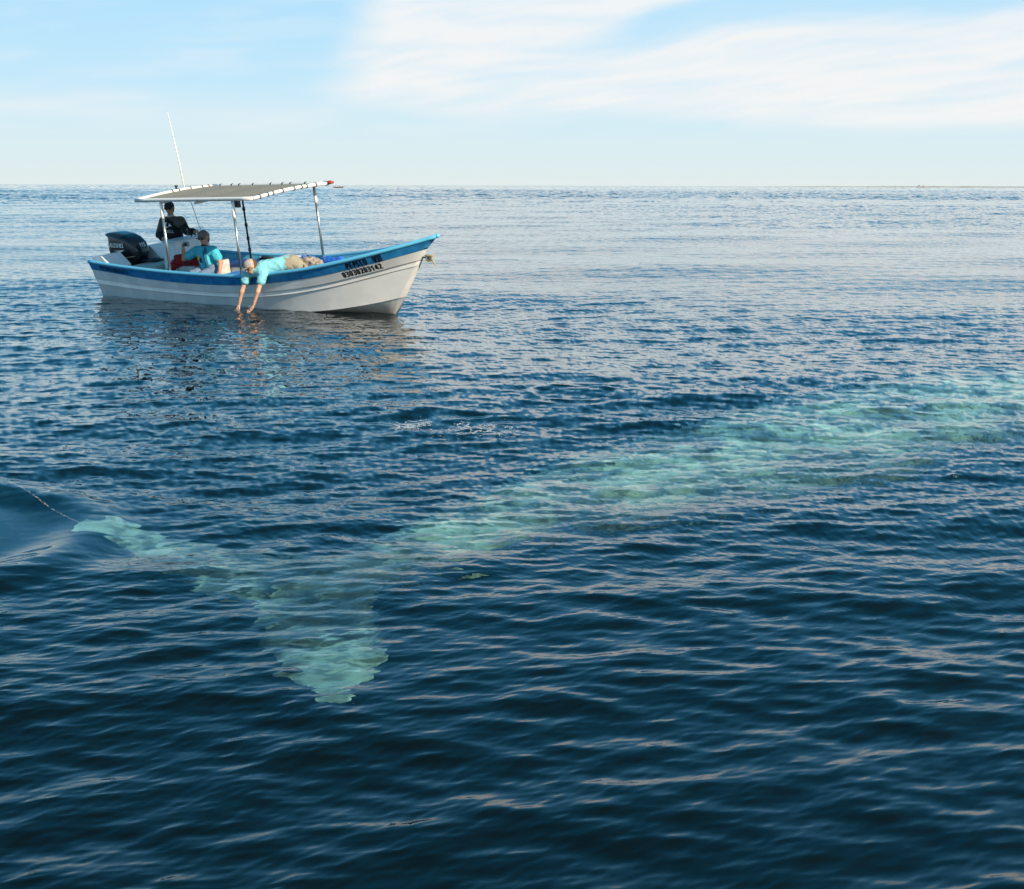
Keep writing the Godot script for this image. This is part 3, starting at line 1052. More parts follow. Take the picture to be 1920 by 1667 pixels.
func build_canopy(b: Node3D) -> void:
	var A := Vector3(-2.06, 1.965, 0.93)
	var B := Vector3(0.94, 2.005, 0.93)
	var C := Vector3(0.94, 2.015, -0.93)
	var D := Vector3(-2.06, 1.975, -0.93)
	var bow := func(t: float) -> float: return 0.035 * sin(PI * t)
	var st := surf()
	var n := 24
	for i in n:
		for j in n:
			var q := []
			for c in [[0, 0], [1, 0], [1, 1], [0, 1]]:
				var u := float(i + c[0]) / n
				var v := float(j + c[1]) / n
				var p := A.lerp(B, u).lerp(D.lerp(C, u), v)
				p.y += 0.035 * sin(PI * v) - 0.036 * sin(PI * v) * absf(sin(PI * u * 3.0)) + 0.006 * sin(u * 37.0 + v * 13.0 + 2.0 * sin(v * 9.0)) * sin(PI * v)
				q.append(p)
			quad(st, q[0], q[1], q[2], q[3], Vector3.UP)
	put(st, "canopy_cloth", M.cloth, b)
	var rails := [[A, B], [B, C], [C, D], [D, A]]
	for k in 4:
		st = surf()
		var pts := []
		for i in 13:
			var p: Vector3 = (rails[k][0] as Vector3).lerp(rails[k][1], i / 12.0)
			if k % 2 == 1: p.y += bow.call(i / 12.0)
			pts.append(p)
		tube(st, pts, 0.034, 8)
		var rail := put(st, "canopy_rail", M.pipe, b)
		if k == 0: continue
		var cnt := 9 if k < 3 else 5
		for i in cnt:
			var t := (i + 0.5 + 0.28 * sin(i * 4.7 + k * 2.1)) / cnt * (1.0 if k != 3 else 0.6)
			var p: Vector3 = (rails[k][0] as Vector3).lerp(rails[k][1], t)
			if k % 2 == 1: p.y += bow.call(t)
			var d: Vector3 = (rails[k][1] - rails[k][0]).normalized()
			var s2 := surf()
			tube(s2, [p - d * 0.012, p + d * 0.012], 0.040, 8)
			put(s2, "lacing", M.black, rail)
	for x in [-1.40, -0.5]:
		st = surf()
		var pts := []
		for i in 9: pts.append(Vector3(x, 1.925 + 0.01 * sin(PI * i / 8.0), 0.93 - 1.86 * i / 8.0))
		tube(st, pts, 0.022, 6)
		put(st, "canopy_bow", M.pipe, b)
	for k in [[Vector3(-1.41, 1.95, 0.91), Vector3(-1.385, 0.66, 0.95)], [Vector3(0.42, 1.98, 0.91), Vector3(0.445, 0.68, 0.95)], [Vector3(0.60, 1.98, -0.91), Vector3(0.61, 0.66, -0.93)]]:
		var mid: Vector3 = (k[0] as Vector3).lerp(k[1], 0.22)
		st = surf()
		tube(st, [mid, k[1]], 0.023, 8)
		var post := put(st, "canopy_post", M.steel, b)
		st = surf()
		tube(st, [k[0], (k[0] as Vector3).lerp(k[1], 0.2), (k[0] as Vector3).lerp(k[1], 0.24)], [0.026, 0.034, 0.026], 8)
		put(st, "sleeve", M.pipe, post)
		st = surf()
		tube(st, [k[1], k[1] + Vector3(0, 0.03, 0)], 0.045, 8)
		put(st, "socket", M.steel, post)
	# the fourth post is a dark jointed pole
	st = surf()
	var p0 := Vector3(-1.28, 1.96, -0.91)
	var p1 := Vector3(-1.18, 0.60, -0.84)
	tube(st, [p0, p1], 0.019, 8)
	var pole := put(st, "canopy_post", M.black, b)
	tag(pole, "dark jointed post on the far side of the canopy")
	for t in [0.3, 0.52, 0.7, 0.86]:
		st = surf()
		var c: Vector3 = p0.lerp(p1, t)
		tube(st, [c + Vector3(0, 0.03, 0), c - Vector3(0, 0.03, 0)], 0.030, 8)
		put(st, "clamp", M.black, pole)
	# red light on the forward corner, rod bracket and whip aerial on the after rail
	st = surf()
	tube(st, [Vector3(0.93, 2.02, -0.90), Vector3(0.98, 2.03, -0.93), Vector3(1.04, 2.03, -0.96)], [0.034, 0.034, 0.02], 8)
	put(st, "side_light", M.red, b)
	st = surf()
	tube(st, [Vector3(-2.06, 2.0, -0.05), Vector3(-2.07, 2.06, -0.05)], 0.02, 6)
	tube(st, [Vector3(-2.09, 2.10, -0.05), Vector3(-2.07, 2.06, -0.05), Vector3(-2.03, 2.10, -0.05)], 0.016, 6)
	put(st, "rod_bracket", M.black, b)
	st = surf()
	tube(st, [Vector3(-2.06, 1.97, -0.24), Vector3(-2.10, 2.5, -0.24), Vector3(-2.22, 3.42, -0.24)], [0.017, 0.013, 0.006], 8)
	put(st, "whip_aerial", M.pipe, b)

func build_outboard(b: Node3D) -> void:
	# rounded sections from the mount up; y, rear x, front x, half width
	var secs := [[0.56, -3.86, -3.40, 0.14], [0.64, -3.94, -3.28, 0.19], [0.76, -4.0, -3.20, 0.225], [0.90, -4.02, -3.20, 0.24], [1.02, -4.01, -3.25, 0.24], [1.11, -3.99, -3.33, 0.235], [1.155, -4.02, -3.39, 0.225], [1.175, -4.09, -3.44, 0.21], [1.205, -4.10, -3.50, 0.19], [1.225, -4.02, -3.62, 0.13]]
	var st := surf()
	var rings := []
	for s in secs:
		var ring := []
		for k in 32:
			var t := TAU * k / 32.0
			var cx := signf(cos(t)) * pow(absf(cos(t)), 0.42)
			var cz := signf(sin(t)) * pow(absf(sin(t)), 0.42)
			var front := clampf(cx, 0.0, 1.0)
			ring.append(Vector3((s[1] + s[2]) * 0.5 + cx * (s[2] - s[1]) * 0.5, s[0] + front * (0.0 if s[0] < 1.1 else -0.03), cz * s[3] * (1.0 - 0.18 * front)))
		rings.append(ring)
	for i in rings.size() - 1:
		for k in 32:
			var k2 := (k + 1) % 32
			var mid := Vector3(-3.65, rings[i][k].y, 0)
			quad(st, rings[i][k], rings[i][k2], rings[i + 1][k2], rings[i + 1][k], rings[i][k] - mid + Vector3(0, 0.02, 0))
	for k in 32:
		tri(st, Vector3(-3.82, 1.23, 0), rings[-1][k], rings[-1][(k + 1) % 32], Vector3.UP)
		tri(st, Vector3(-3.65, 0.55, 0), rings[0][k], rings[0][(k + 1) % 32], Vector3.DOWN)
	var cowl := put(st, "outboard_motor", M.cowl, b)
	tag(cowl, "black outboard motor with white lettering on its cowling")
	st = surf(-1)
	rbox(st, Vector3(-3.74, 0.40, 0), Vector3(0.24, 0.5, 0.26), 0.04)
	rbox(st, Vector3(-3.80, -0.10, 0), Vector3(0.22, 0.7, 0.10), 0.03)
	put(st, "mid_section", M.black, cowl)
	st = surf(-1)
	rbox(st, Vector3(-3.95, -0.36, 0), Vector3(0.42, 0.02, 0.22), 0.005)
	put(st, "cavitation_plate", M.black, cowl)
	st = surf()
	tube(st, [Vector3(-3.55, -0.55, 0), Vector3(-3.68, -0.55, 0), Vector3(-3.95, -0.55, 0), Vector3(-4.10, -0.55, 0)], [0.02, 0.07, 0.06, 0.03], 10)
	put(st, "gear_case", M.black, cowl)
	for k in 3:
		st = surf(-1)
		var t := TAU * k / 3.0
		var d := Vector3(0, cos(t), sin(t))
		var w := Vector3(0, -sin(t), cos(t))
		quad(st, Vector3(-4.08, -0.55, 0) + d * 0.03, Vector3(-4.04, -0.55, 0) + d * 0.10 + w * 0.07, Vector3(-4.08, -0.55, 0) + d * 0.18, Vector3(-4.12, -0.55, 0) + d * 0.10 - w * 0.07, Vector3.LEFT)
		put(st, "propeller_blade", M.steel, cowl)
	var side := func(x0: float, y0: float) -> Callable:
		return func(u: float, v: float) -> Vector3: return Vector3(x0 + u, y0 + v, 0.243)
	letters_on("SUZUKI", 0.46, 0.085, side.call(-3.94, 0.955), "maker_name", M.paper, cowl, Vector3.ZERO, 0.005)
	st = surf(-1)
	for p in [Vector3(-3.94, 0.925, 0.243), Vector3(-3.44, 0.925, 0.243), Vector3(-3.60, 0.895, 0.243)]: st.add_vertex(p)
	put(st, "red_stripe", M.red, cowl)
	st = surf(-1)
	for p in [Vector3(-3.80, 0.893, 0.243), Vector3(-3.46, 0.915, 0.244), Vector3(-3.58, 0.870, 0.243)]: st.add_vertex(p)
	put(st, "white_stripe", M.paper, cowl)
	var fr := func(u: float, v: float) -> Vector3: return Vector3(-3.195 - v * 0.3, 0.95 + v, 0.07 - u)
	letters_on("115", 0.13, 0.08, fr, "power_number", M.paper, cowl)
	st = surf()
	tube(st, [Vector3(-3.93, 0.70, 0.235), Vector3(-3.5, 0.76, 0.25), Vector3(-3.22, 0.80, 0.21)], 0.008, 5)
	put(st, "trim_line", M.rope, cowl)
	st = surf()
	for k in 5:
		tube(st, [Vector3(-3.25, 0.62 + 0.02 * k, -0.1 + 0.05 * k), Vector3(-3.10, 0.70, -0.15 + 0.06 * k), Vector3(-2.95, 0.66, -0.25 + 0.05 * k)], 0.016, 6)
	put(st, "cables", M.black, cowl)

# ------------------------------------------------------------------ people
func skin(c: Color) -> StandardMaterial3D:
	var m := paint("skin", c, 0.5)
	m.subsurf_scatter_enabled = true
	m.subsurf_scatter_strength = 0.08
	return m

func head_parts(p: Node3D, at: Vector3, c: Vector3, face: Vector3, up: Vector3, sk: Material, cap_m: Material, hair_m: Material, glasses := true) -> void:
	# the cap, glasses and hair that sit on a head whose centre is c
	var right := face.cross(up).normalized()
	up = right.cross(face).normalized()
	var st := surf()
	var rings := []
	for i in 7:
		var a := i / 6.0 * PI * 0.5
		var ring := []
		for k in 20:
			var t := TAU * k / 20.0
			ring.append(c + up * (0.035 + 0.105 * sin(a)) + (face * cos(t) * 0.112 + right * sin(t) * 0.095) * cos(a * 0.98))
		rings.append(ring)
	for i in 6:
		for k in 20:
			quad(st, rings[i][k], rings[i][(k + 1) % 20], rings[i + 1][(k + 1) % 20], rings[i + 1][k], rings[i][k] - c)
	var cap := put(st, "cap", cap_m, p, at)
	st = surf()
	for k in 8:
		var t0 := lerpf(-1.0, 1.0, k / 8.0)
		var t1 := lerpf(-1.0, 1.0, (k + 1) / 8.0)
		var q := func(t: float, r: float) -> Vector3: return c + up * (0.045 - 0.028 * r * 8.0 * 0.12 - 0.012 * t * t) + face * (cos(t) * 0.108 + r * cos(t * 0.8)) + right * sin(t) * 0.092
		quad(st, q.call(t0, 0.0), q.call(t1, 0.0), q.call(t1, 0.075), q.call(t0, 0.075), up)
		quad(st, q.call(t0, 0.0) - up * 0.006, q.call(t1, 0.0) - up * 0.006, q.call(t1, 0.075) - up * 0.006, q.call(t0, 0.075) - up * 0.006, -up)
	put(st, "peak", cap_m, cap)
	if glasses:
		st = surf(-1)
		for s in [-1.0, 1.0]:
			rbox(st, c + face * 0.098 + right * 0.034 * s + up * 0.012, Vector3(0.055, 0.036, 0.016), 0.006, Basis(right, up, -face))
			rbox(st, c + face * 0.045 + right * 0.079 * s + up * 0.016, Vector3(0.008, 0.010, 0.10), 0.002, Basis(right, up, -face))
		put(st, "sunglasses", M.black, p, at)
	if hair_m:
		flesh(blob([[c - face * 0.045 + up * 0.03, c - face * 0.05 - up * 0.045, 0.082, 0.066]], 0.012, 0.02), "hair", hair_m, p, at)

func head_bones(c: Vector3, face: Vector3, up: Vector3) -> Array:
	var right := face.cross(up).normalized()
	up = right.cross(face).normalized()
	return [
		[c + up * 0.03, c + up * 0.045 - face * 0.015, 0.092, 0.090],
		[c + up * 0.0 + face * 0.015, c - up * 0.075 + face * 0.035, 0.072, 0.046],
		[c + face * 0.095 + up * 0.008, c + face * 0.108 - up * 0.022, 0.010, 0.015],
		[c + face * 0.078 - up * 0.055 - right * 0.018, c + face * 0.078 - up * 0.055 + right * 0.018, 0.013, 0.013],
		[c - right * 0.082 - up * 0.012, c - right * 0.086 + up * 0.018, 0.013, 0.014],
		[c + right * 0.082 - up * 0.012, c + right * 0.086 + up * 0.018, 0.013, 0.014],
	]

func hand_bones(wrist: Vector3, along: Vector3, palm: Vector3, thumb_side: float, curl := 0.35) -> Array:
	var across := along.cross(palm).normalized() * thumb_side
	var out := [[wrist, wrist + along * 0.085, 0.024, 0.028], [wrist + along * 0.03 + across * 0.016, wrist + along * 0.085 + across * 0.024, 0.018, 0.014], [wrist + along * 0.03 - across * 0.016, wrist + along * 0.08 - across * 0.026, 0.018, 0.013]]
	var lens := [0.070, 0.080, 0.074, 0.058]
	for k in 4:
		var root := wrist + along * 0.085 + across * (0.027 - 0.018 * k)
		var mid: Vector3 = root + (along + palm * curl).normalized() * lens[k] * 0.5
		var tip: Vector3 = mid + (along + palm * curl * 2.2).normalized() * lens[k] * 0.5
		out.append([root, mid, 0.0100, 0.0090])
		out.append([mid, tip, 0.0090, 0.0075])
	var tr := wrist + along * 0.03 + across * 0.03
	var tm := tr + (along * 0.7 + across * 0.7 + palm * 0.3).normalized() * 0.04
	out.append([tr, tm, 0.0125, 0.0105])
	out.append([tm, tm + (along + across * 0.25 + palm * 0.4).normalized() * 0.032, 0.0105, 0.0085])
	return out

func merged(list: Array) -> ArrayMesh:
	var st := SurfaceTool.new()
	for m in list:
		if m.get_surface_count(): st.append_from(m, 0, Transform3D())
	return st.commit()

func figure(p: Node3D, at: Vector3, sk: Material, c: Vector3, face: Vector3, up: Vector3, limbs: Array, hands: Array) -> MeshInstance3D:
	var list := [blob(limbs + [[c - up * 0.10 - face * 0.01, c - up * 0.02, 0.055, 0.06]], 0.02, 0.03), blob(head_bones(c, face, up) + [[c - up * 0.15 - face * 0.015, c - up * 0.05, 0.052, 0.055]], 0.009, 0.012)]
	for h in hands: list.append(blob(h, 0.0055, 0.006))
	return flesh(merged(list), "body", sk, p, at)

func build_people() -> void:
	var tan_skin := skin(lin(0.48, 0.25, 0.14))
	var fair_skin := skin(lin(0.62, 0.37, 0.25))
	var warm_skin := skin(lin(0.50, 0.27, 0.17))
	# ---- standing at the console
	var base := Vector3(-2.56, 0.24, -0.22)
	var at := -base + Vector3(0.07, 0, 0)
	var p := aboard("person", "person standing at the console in a black long sleeved top and dark cap", "person", base)
	var c := Vector3(-2.56, 1.655, -0.18)
	var face := Vector3(0.55, -0.05, 0.83).normalized()
	var sr := Vector3(-2.76, 1.42, -0.16)
	var sl := Vector3(-2.36, 1.42, -0.24)
	var er := Vector3(-2.86, 1.17, -0.10)
	var hr := Vector3(-2.60, 1.13, 0.06)
	var el := Vector3(-2.14, 1.23, -0.16)
	var hl := Vector3(-1.95, 1.24, -0.16)
	var legs := [[Vector3(-2.65, 0.98, -0.22), Vector3(-2.66, 0.62, -0.16), 0.095, 0.062], [Vector3(-2.66, 0.62, -0.16), Vector3(-2.68, 0.29, -0.20), 0.060, 0.042], [Vector3(-2.47, 0.98, -0.24), Vector3(-2.46, 0.62, -0.20), 0.095, 0.062], [Vector3(-2.46, 0.62, -0.20), Vector3(-2.46, 0.29, -0.26), 0.060, 0.042]]
	var feet := [[Vector3(-2.68, 0.28, -0.22), Vector3(-2.64, 0.275, -0.06), 0.036, 0.032], [Vector3(-2.46, 0.28, -0.28), Vector3(-2.42, 0.275, -0.12), 0.036, 0.032]]
	var trunk := [[Vector3(-2.56, 0.98, -0.23), Vector3(-2.56, 1.18, -0.21), 0.135, 0.125], [Vector3(-2.56, 1.18, -0.21), Vector3(-2.56, 1.34, -0.20), 0.130, 0.135], [Vector3(-2.68, 1.38, -0.18), Vector3(-2.44, 1.38, -0.22), 0.095, 0.095], [Vector3(-2.56, 1.42, -0.20), Vector3(-2.56, 1.50, -0.19), 0.085, 0.058]]
	var arms := [[sr, er, 0.058, 0.044], [er, hr, 0.044, 0.032], [sl, el, 0.058, 0.044], [el, hl, 0.044, 0.032]]
	var dl := (hl - el).normalized()
	var dr := (hr - er).normalized()
	figure(p, at, tan_skin, c, face, Vector3.UP, legs + feet + trunk + arms, [hand_bones(hl, (dl + Vector3(0.2, -0.1, 0)).normalized(), Vector3.DOWN, -1.0, 0.9), hand_bones(hr, dr, Vector3(0, -0.4, -0.9).normalized(), 1.0, 0.7)])
	var grow := func(list: Array, g: float) -> Array:
		var o := []
		for b in list: o.append([b[0], b[1], b[2] + g, b[3] + g])
		return o
	var dark := worn("black_fleece", lin(0.008, 0.008, 0.011), lin(0.014, 0.014, 0.018), 6.0, 0.9)
	var brown := worn("brown_fleece", lin(0.085, 0.068, 0.052), lin(0.11, 0.09, 0.07), 6.0, 0.9)
	var top := flesh(crumple(blob(grow.call(trunk + [[sr, er, 0.062, 0.052], [er, hr.lerp(er, 0.12), 0.052, 0.044], [sl, el, 0.062, 0.052], [el, hl.lerp(el, 0.10), 0.052, 0.040]], 0.014), 0.018, 0.04, func(q: Vector3) -> float: return maxf(q.y - 1.50, 0.97 - q.y)), 0.010, 7.0, 61), "long_sleeved_top", dark, p, at)
	flesh(blob(grow.call([[Vector3(-2.70, 1.39, -0.18), Vector3(-2.42, 1.39, -0.22), 0.093, 0.093], [sr, sr.lerp(er, 0.75), 0.064, 0.057], [sl, sl.lerp(el, 0.45), 0.062, 0.058], [Vector3(-2.56, 1.42, -0.20), Vector3(-2.56, 1.50, -0.19), 0.086, 0.060]], 0.021), 0.018, 0.04, func(q: Vector3) -> float: return maxf(q.y - 1.505, (1.36 - 0.9 * absf(q.x + 2.56)) - q.y)), "shoulder_panel", brown, top)
	flesh(crumple(blob(grow.call(legs + [[Vector3(-2.65, 1.0, -0.22), Vector3(-2.47, 1.0, -0.24), 0.12, 0.12]], 0.014), 0.022, 0.04, func(q: Vector3) -> float: return maxf(q.y - 1.05, 0.31 - q.y)), 0.009, 8.0, 65), "trousers", dark, p, at)
	flesh(blob(grow.call(feet, 0.010), 0.014, 0.02), "shoes", dark, p, at)
	flesh(blob([[c + Vector3(0, -0.185, 0), c + Vector3(0.0, -0.150, 0.0), 0.072, 0.066]], 0.012, 0.02), "neck_gaiter", paint("pale_gaiter", lin(0.45, 0.44, 0.42), 0.9), p, at)
	head_parts(p, at, c, face, Vector3.UP, tan_skin, worn("dark_cap", lin(0.012, 0.012, 0.014), lin(0.025, 0.025, 0.026), 5.0, 0.85), paint("black_hair", lin(0.01, 0.008, 0.007), 0.7))
	var chest := func(x0: float, y0: float) -> Callable:
		return func(u: float, v: float) -> Vector3: return Vector3(x0 + u, y0 + v, -0.045 - 0.15 * (x0 + u + 2.56) + 0.9 * minf(0.0, 0.10 - absf(x0 + u + 2.54)) - 0.2 * maxf(0.0, y0 + v - 1.34))
	letters_on("O'NEILL", 0.23, 0.055, chest.call(-2.65, 1.215), "chest_lettering", paint("grey_letters", lin(0.5, 0.5, 0.52), 0.7), top)
	var st := surf(-1)
	var leaf := [Vector2(0.0, 0.06), Vector2(0.03, 0.10), Vector2(0.10, 0.115), Vector2(0.17, 0.08), Vector2(0.22, 0.045), Vector2(0.16, 0.04), Vector2(0.10, 0.01), Vector2(0.05, 0.0), Vector2(0.02, 0.025)]
	var tri_ix := Geometry2D.triangulate_polygon(PackedVector2Array(leaf))
	var pl: Callable = chest.call(-2.66, 1.30)
	for k in tri_ix: st.add_vertex(pl.call(leaf[k].x, leaf[k].y))
	var crest := put(st, "chest_emblem", M.paper, top)
	st = surf(-1)
	for q in [Vector2(0.06, 0.05), Vector2(0.10, 0.085), Vector2(0.13, 0.055)]: st.add_vertex(pl.call(q.x, q.y) + Vector3(0, 0, 0.004))
	put(st, "purple_mark", paint("purple", lin(0.12, 0.02, 0.22), 0.7), crest)

	# ---- sitting on the bench, camera raised
	base = Vector3(-0.95, 0.57, 0.42)
	at = -base
	p = aboard("person", "person sitting in a turquoise T-shirt and jeans, holding a small camera up", "person", base)
	p.name = "person_001"
	c = Vector3(-1.00, 1.225, 0.40)
	face = Vector3(0.18, -0.16, 0.95).normalized()
	sr = Vector3(-1.22, 0.99, 0.42)
	sl = Vector3(-0.83, 1.01, 0.38)
	er = Vector3(-1.42, 0.86, 0.56)
	hr = Vector3(-1.36, 1.06, 0.60)
	el = Vector3(-0.66, 0.79, 0.40)
	hl = Vector3(-0.56, 0.63, 0.54)
	legs = [[Vector3(-1.06, 0.63, 0.42), Vector3(-1.10, 0.60, 0.74), 0.098, 0.068], [Vector3(-1.10, 0.60, 0.74), Vector3(-1.08, 0.30, 0.72), 0.064, 0.045], [Vector3(-0.87, 0.63, 0.42), Vector3(-0.80, 0.60, 0.74), 0.098, 0.068], [Vector3(-0.80, 0.60, 0.74), Vector3(-0.80, 0.30, 0.72), 0.064, 0.045]]
	feet = [[Vector3(-1.08, 0.285, 0.68), Vector3(-1.12, 0.28, 0.80), 0.034, 0.03], [Vector3(-0.80, 0.285, 0.68), Vector3(-0.78, 0.28, 0.80), 0.034, 0.03]]
	trunk = [[Vector3(-0.96, 0.67, 0.40), Vector3(-0.98, 0.82, 0.40), 0.135, 0.13], [Vector3(-0.98, 0.82, 0.40), Vector3(-1.01, 0.94, 0.40), 0.13, 0.13], [Vector3(-1.14, 0.97, 0.41), Vector3(-0.90, 0.98, 0.39), 0.088, 0.088], [Vector3(-1.02, 1.0, 0.40), Vector3(-1.01, 1.08, 0.40), 0.08, 0.056]]
	arms = [[sr, er, 0.056, 0.044], [er, hr, 0.044, 0.03], [sl, el, 0.056, 0.044], [el, hl, 0.044, 0.03]]
	figure(p, at, warm_skin, c, face, Vector3.UP, legs + feet + trunk + arms, [hand_bones(hr, Vector3(0.35, 0.85, 0.2).normalized(), Vector3(0.8, -0.3, -0.2).normalized(), 1.0, 0.8), hand_bones(hl, Vector3(0.4, -0.35, 0.8).normalized(), Vector3.DOWN, -1.0, 0.4)])
	var teal := worn("turquoise_cotton", lin(0.05, 0.43, 0.54), lin(0.08, 0.52, 0.62), 5.0, 0.85)
	var shirt := flesh(crumple(blob(grow.call(trunk + [[sr, sr.lerp(er, 0.62), 0.066, 0.066], [sl, sl.lerp(el, 0.62), 0.066, 0.066]], 0.016), 0.017, 0.04, func(q: Vector3) -> float: return maxf(q.y - 1.075, 0.60 - q.y)), 0.011, 7.0, 62), "t_shirt", teal, p, at)
	flesh(crumple(blob(grow.call(legs + [[Vector3(-1.05, 0.65, 0.42), Vector3(-0.88, 0.65, 0.42), 0.115, 0.115]], 0.014), 0.02, 0.04, func(q: Vector3) -> float: return maxf(q.y - 0.78, 0.32 - q.y)), 0.009, 8.0, 63), "jeans", worn("blue_jeans", lin(0.10, 0.16, 0.25), lin(0.16, 0.23, 0.33), 2.5, 0.9), p, at)
	flesh(blob(grow.call(feet, 0.010), 0.014, 0.02), "shoes", dark, p, at)
	flesh(blob([[c + Vector3(-0.01, -0.18, 0), c + Vector3(-0.01, -0.145, 0.0), 0.072, 0.064]], 0.012, 0.02), "neck_gaiter", paint("navy_gaiter", lin(0.02, 0.03, 0.06), 0.9), p, at)
	head_parts(p, at, c, face, Vector3.UP, warm_skin, worn("grey_brown_cap", lin(0.14, 0.11, 0.095), lin(0.20, 0.16, 0.14), 8.0, 0.85), paint("grey_hair", lin(0.12, 0.10, 0.09), 0.7))
	st = surf()
	tube(st, [Vector3(-0.89, 1.07, 0.50), Vector3(-0.88, 0.98, 0.545), Vector3(-0.85, 0.85, 0.565), Vector3(-0.82, 0.70, 0.56)], [0.02, 0.03, 0.032, 0.03], 6)
	put(st, "shoulder_strap", paint("blue_strap", lin(0.01, 0.12, 0.20), 0.8), shirt)
	st = surf(-1)
	var print_shape := [Vector2(-0.05, 0.0), Vector2(-0.035, 0.06), Vector2(-0.01, 0.10), Vector2(0.02, 0.07), Vector2(0.035, 0.03), Vector2(0.02, -0.01)]
	for k in Geometry2D.triangulate_polygon(PackedVector2Array(print_shape)): st.add_vertex(Vector3(-1.03 + print_shape[k].x, 0.85 + print_shape[k].y, 0.558))
	put(st, "yellow_print", paint("yellow_ink", lin(0.6, 0.42, 0.05), 0.8), shirt)
	st = surf(-1)
	var print2 := [Vector2(0.0, -0.03), Vector2(0.0, 0.03), Vector2(0.05, 0.06), Vector2(0.06, 0.0), Vector2(0.09, -0.04)]
	for k in Geometry2D.triangulate_polygon(PackedVector2Array(print2)): st.add_vertex(Vector3(-1.02 + print2[k].x, 0.84 + print2[k].y, 0.561))
	put(st, "black_print", M.ink, shirt)
	# the camera in that hand
	var cm := aboard("camera", "small grey camera held up in front of the seated person's face", "camera", Vector3(-1.26, 1.10, 0.60))
	st = surf(-1)
	rbox(st, Vector3(0, 0.04, 0), Vector3(0.14, 0.085, 0.045), 0.012)
	put(st, "camera_body", paint("camera_grey", lin(0.30, 0.32, 0.34), 0.4), cm)
	st = surf()
	tube(st, [Vector3(0.01, 0.04, 0.02), Vector3(0.01, 0.04, 0.055)], 0.028, 12)
	put(st, "lens", M.black, cm)

	# ---- lying over the gunwale, both hands down to the water
	base = Vector3(1.25, 0.75, 0.55)
	at = -base
	p = aboard("person", "person in a pale cap and aqua T-shirt leaning overboard, hands reaching to water", "person", base)
	p.name = "person_002"
	c = Vector3(0.86, 0.885, 1.10)
	var up := Vector3(-0.25, 0.90, 0.35).normalized()
	face = Vector3(-0.45, -0.45, 0.80).normalized()
	sr = Vector3(0.70, 0.745, 1.05)
	sl = Vector3(1.06, 0.765, 1.03)
	er = Vector3(0.62, 0.46, 1.16)
	hr = Vector3(0.55, 0.235, 1.20)
	el = Vector3(1.02, 0.48, 1.17)
	hl = Vector3(0.92, 0.245, 1.22)
	legs = [[Vector3(1.32, 0.82, 0.50), Vector3(1.44, 0.80, 0.12), 0.092, 0.065], [Vector3(1.44, 0.80, 0.12), Vector3(1.60, 0.46, 0.02), 0.06, 0.042], [Vector3(1.45, 0.82, 0.56), Vector3(1.60, 0.78, 0.20), 0.092, 0.065], [Vector3(1.60, 0.78, 0.20), Vector3(1.78, 0.46, 0.12), 0.06, 0.042]]
	feet = [[Vector3(1.60, 0.45, 0.02), Vector3(1.70, 0.36, 0.0), 0.034, 0.028], [Vector3(1.78, 0.45, 0.12), Vector3(1.86, 0.37, 0.10), 0.034, 0.028]]
	trunk = [[Vector3(1.36, 0.87, 0.60), Vector3(1.18, 0.86, 0.76), 0.122, 0.108], [Vector3(1.18, 0.86, 0.76), Vector3(0.98, 0.83, 0.93), 0.110, 0.118], [Vector3(0.80, 0.78, 1.02), Vector3(1.00, 0.79, 1.01), 0.078, 0.078], [Vector3(0.92, 0.82, 0.99), Vector3(0.89, 0.84, 1.05), 0.07, 0.052]]
	arms = [[sr, er, 0.050, 0.038], [er, hr, 0.038, 0.026], [sl, el, 0.050, 0.038], [el, hl, 0.038, 0.026]]
	dr = (hr - er).normalized()
	dl = (hl - el).normalized()
	figure(p, at, fair_skin, c, face, up, legs + feet + trunk + arms, [hand_bones(hr, (dr + Vector3(-0.15, 0, 0.1)).normalized(), Vector3(-0.2, 0, 0.95).normalized(), -1.0, 0.45), hand_bones(hl, (dl + Vector3(-0.35, 0, 0.1)).normalized(), Vector3(-0.4, 0, 0.9).normalized(), 1.0, 0.45)])
	flesh(crumple(blob(grow.call(trunk + [[sr, sr.lerp(er, 0.42), 0.060, 0.058], [sl, sl.lerp(el, 0.42), 0.060, 0.058]], 0.015), 0.016, 0.04, func(q: Vector3) -> float: return maxf(q.x + 0.5 * (0.6 - q.z) - 1.34, (q - Vector3(0.86, 0.90, 1.12)).length() * -1.0 + 0.09)), 0.011, 7.0, 62), "t_shirt", worn("pale_aqua_cotton", lin(0.20, 0.56, 0.62), lin(0.27, 0.64, 0.69), 5.0, 0.85), p, at)
	flesh(crumple(blob(grow.call([legs[0], legs[2], [Vector3(1.36, 0.87, 0.60), Vector3(1.30, 0.865, 0.66), 0.122, 0.118]], 0.014), 0.02, 0.04), 0.010, 8.0, 64), "shorts", worn("khaki_cotton", lin(0.30, 0.26, 0.18), lin(0.38, 0.33, 0.24), 6.0, 0.9), p, at)
	head_parts(p, at, c, face, up, fair_skin, worn("beige_cap", lin(0.33, 0.29, 0.26), lin(0.42, 0.37, 0.33), 3.0, 0.85), paint("brown_hair", lin(0.10, 0.055, 0.03), 0.7))

# ------------------------------------------------------------------ things lying about in the boat
func lump(bones: Array, cell: float, amp: float, freq: float, sd: int) -> ArrayMesh:
	return crumple(blob(bones, cell, 0.04), amp, freq, sd, Vector3(0.45, 1.2, 0.8))

func soft(called: String, label: String, category: String, base: Vector3, mesh: ArrayMesh, m: Material) -> Node3D:
	var o := MeshInstance3D.new()
	o.name = called
	o.mesh = mesh
	o.material_override = m
	o.transform = boat_xf * Transform3D(Basis(), base)
	add_child(o, true)
	tag(o, label, category)
	return o

